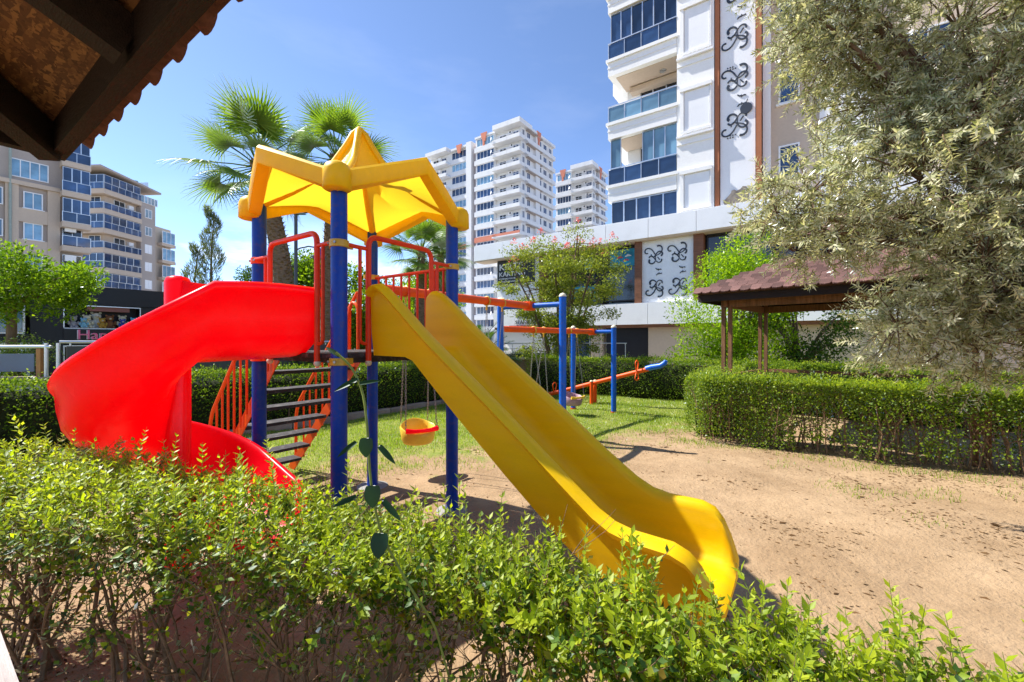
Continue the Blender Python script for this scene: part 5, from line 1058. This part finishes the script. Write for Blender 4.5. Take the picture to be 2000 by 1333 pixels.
for q in range(5): window(l2, .0, 5.95+q*.62, 25.0, .6, 1.2, 1, R(90), M_pvc, M_glass_lt, .05)
tk = MB().tube([(-3,8,28.4),(-3,8,29.3)], .35, 10).build('water_tank', mat('green_tank', (.12,.28,.28), .5), l2); bx(l2, 'roof_frame', M_alu, -2, 7, 27.6, .2, 7.1, 28.6)

# --- toy shop: long low black-fronted shop along U at a = -20
shop = thing('shop', 'black-fronted toy shop with a pink lettered sign at the left', 'shop', W(-20, 0), SITE)
S_ = lambda n, m, *c: bx(shop, n, m, *c)
S_('wall', M_black, -6, -3, 0, -.5, 14, 3.38); S_('fascia', M_black, -.5, 2.2, 2.83, .12, 14, 3.44); S_('pier', M_black, -.5, 2.4, 0, .05, 3.12, 2.82); S_('pier', M_black, -.5, 5.1, 0, .05, 5.5, 2.82); S_('pier', M_black, -.5, 9.0, 0, .05, 9.4, 2.82); S_('sill_band', M_black, -.5, 3.12, 1.5, .08, 5.1, 2.0)
S_('awning', mat('old_rose_awning', (.30,.12,.12), .7), -.3, 3.7, 2.62, -.05, 4.8, 2.78); S_('display_floor', M_whitep, -.48, 3.14, 2.0, .02, 5.08, 2.04)
S_('wall', M_whitep, -.5, -3, 0, .0, 2.4, 1.55); S_('fascia', M_black, -.5, -3, 1.55, .05, 2.38, 1.82); window(shop, -.05, -2.8, 1.82, 5.1, 1.0, 4, R(90), M_alu, M_glass_lt, .05); S_('wall', M_beige, -.5, -3, 2.85, .0, 2.2, 3.3)
window(shop, -.05, 5.5, .4, 3.5, 2.4, 2, R(90), M_alu, M_dglass, .05); window(shop, -.10, 3.12, .1, 1.98, 1.36, 2, R(90), M_alu, M_dglass, .05)
fr = MB(); 
for c in ((.0,3.12,2.04,.05,3.15,2.80),(.0,5.06,2.04,.05,5.09,2.80),(.0,3.15,2.77,.05,5.06,2.80)): fr.box(*c)
fr.build('window_frame', M_alu, shop)
M_pink = mat('pink_sign_letter', (.85,.16,.34), .4, .5); 
text('Happy', .46, M_pink, shop, (.11, 3.42, 1.66), R(90), .03, sx=1.02); text('Happy', .46, M_whitep, shop, (.085, 3.40, 1.655), R(90), .012, sx=1.02)
M_fur = lambda n, c: mat('plush_'+n, c, .95, .1, var=.15, vs=8, bump=.6, bs=60)
PL = [('grey',(.5,.46,.48),3.40,0,.9,'grey plush toy at the near end of the shop window'),('cream',(.72,.66,.52),3.72,.05,1.0,'cream plush toy with grey one beside it in the shop window'),('light_blue',(.25,.50,.68),3.62,.18,.75,'light blue plush toy at the front of the shop window'),('white',(.78,.78,.76),3.98,-.12,1.25,'large white plush toy raised at the back of the window'),
      ('ochre',(.48,.28,.06),4.08,.16,.8,'ochre plush toy in front of the white one'),('brown',(.28,.12,.06),4.32,-.05,1.05,'brown plush toy near the middle of the shop window'),('ivory',(.7,.66,.5),4.66,-.05,1.05,'ivory plush toy above the blue one in the shop window'),('royal_blue',(.06,.09,.42),4.62,.16,.75,'royal blue plush toy low in the shop window'),('sky_blue',(.2,.52,.72),4.94,.1,.9,'sky blue plush toy at the far end of the shop window')]
for n_, c, y, x, s, lab in PL:
    p = shop.matrix_basis @ Vector((-.25+x, y, 2.04)); t = thing('plush_toy', lab, 'toy', p, SITE+R(90), 'plush toys in the shop window'); t.scale = (s,)*3; m = M_fur(n_, c)
    MB().ell((0,0,.13), (.12,.10,.135), 12, 8).build('body', m, t, 180); hd = MB().ell((0,-.02,.34), (.105,.095,.10), 12, 8).build('head', m, t, 180)
    for sx in (-1, 1):
        MB().ell((sx*.085,-.01,.43), .035, 8, 6).build('ear', m, hd, 180); MB().ell((sx*.13,-.06,.18), (.04,.05,.075), 8, 6).build('arm', m, t, 180); MB().ell((sx*.075,-.12,.05), (.045,.07,.045), 8, 6).build('foot', m, t, 180)
    MB().ell((0,-.11,.32), (.04,.03,.03), 8, 6).build('muzzle', M_fur('muzzle', (.6,.52,.42)), hd, 180)

# ---------------------------------------------------------------- street furniture between hedge and buildings
M_bluegl = mat('blue_tinted_panel', (.05,.13,.24), .12, .7, var=.2, vs=1)
M_owood = mat('orange_wood_post', (.45,.20,.07), .6, .3, var=.2, vs=5)
fc = thing('glass_railing', 'steel railing with a blue glass panel at the left edge', 'railing', (-8.75, 8.15, 0), R(2))
MB().cyl((-4.5,0,1.49),(0,0,1.49), .032, n=10).build('top_rail', M_alu, fc, 40); bx(fc, 'base_wall', M_conc, -4.5, -.12, 0, .05, .12, .86); bx(fc, 'coping', M_stone, -4.55, -.16, .86, .09, .16, .92)
for x in (-2.6,-1.4,-.22): bx(fc, 'wood_post', M_owood, x-.04, -.03, .92, x+.04, .03, 1.46)
for x in (-2.5,-1.3,): bx(fc, 'glass_panel', M_bluegl, x+.02, -.008, 1.02, x+.98, .008, 1.36)
for x in (-.10, .12): MB().cyl((x,0,.9),(x,0,1.56), .032, n=10).build('post', M_alu, fc, 40)
gw = thing('garden_wall', 'dark grey wall with a steel handrail in front of the toy shop', 'wall', (-8.62, 8.3, 0), math.atan2(1.1, 1.0))
bx(gw, 'wall', mat('dark_grey_render', (.085,.085,.08), .8, .2), 0, 0, 0, 5.2, .12, 1.50); MB().cyl((-.1,.02,1.58),(5.2,.02,1.58), .03, n=10).build('handrail', M_alu, gw, 40)
for k in range(5): MB().cyl((.05+k*1.25,.02,1.5),(.05+k*1.25,.02,1.58), .015, n=8).build('bracket', M_alu, gw, 40)
rl = thing('street_railing', 'thin steel railing on a low wall beyond the long hedge', 'railing', (-4.1, 12.3, 0), math.atan2(1.25, 1.0))
bx(rl, 'low_wall', M_stone, 0, 0, 0, 9.5, .25, 1.0); bx(rl, 'coping', M_conc, -.05, -.04, 1.0, 9.55, .29, 1.06)
for z in (1.28, 1.48): MB().cyl((0,.12,z),(9.5,.12,z), .016, n=8).build('rail', M_alu, rl, 40)
for k in range(8): MB().cyl((.05+k*1.34,.12,1.06),(.05+k*1.34,.12,1.50), .018, n=8).build('post', M_alu, rl, 40)
r2 = thing('street_railing', 'pale railing and wall behind the near swing posts', 'railing', (-.6, 15.9, 0), R(-4))
bx(r2, 'low_wall', mat('red_brown_wall', (.20,.13,.10), .9, .2, var=.15), 0, 0, 0, 4.8, .2, .92); bx(r2, 'coping', M_beige, -.04, -.05, .92, 4.84, .25, .99); MB().cyl((0,.1,1.52),(4.8,.1,1.52), .015, n=8).build('rail', M_alu, r2, 40)
for k in range(6): MB().cyl((.05+k*.94,.1,.99),(.05+k*.94,.1,1.52), .015, n=8).build('post', M_alu, r2, 40)

lamp = thing('street_lamp', 'dark grey street lamp with two heads seen under the yellow roof', 'street lamp', (-6.05, 12.0, 0)); M_lampg = mat('dark_grey_steel', (.06,.07,.08), .45, .4)
MB().tube([(0,0,-.05),(0,0,5.15)], [.055,.045], 12).build('pole', M_lampg, lamp, 40)
hd = MB().loft([[(x,-.12,z),(x,.12,z),(x,.10,z+.05),(x,-.10,z+.05)] for x, z in ((-.06,5.14),(.30,5.22))]).build('lamp_head', M_lampg, lamp); MB().box(.02,-.08,5.15,.26,.08,5.165).build('diffuser', M_glass_lt, hd)
MB().tube([(0,0,4.14),(.12,0,4.20),(.35,0,4.25),(.65,0,4.20)], .02, 8).build('arm', M_lampg, lamp, 60); h2 = MB().box(.58,-.06,3.98,.72,.06,4.19).build('lamp_head', M_blue, lamp); MB().box(.50,-.10,3.90,.80,.10,3.98).build('shade', M_lampg, lamp)
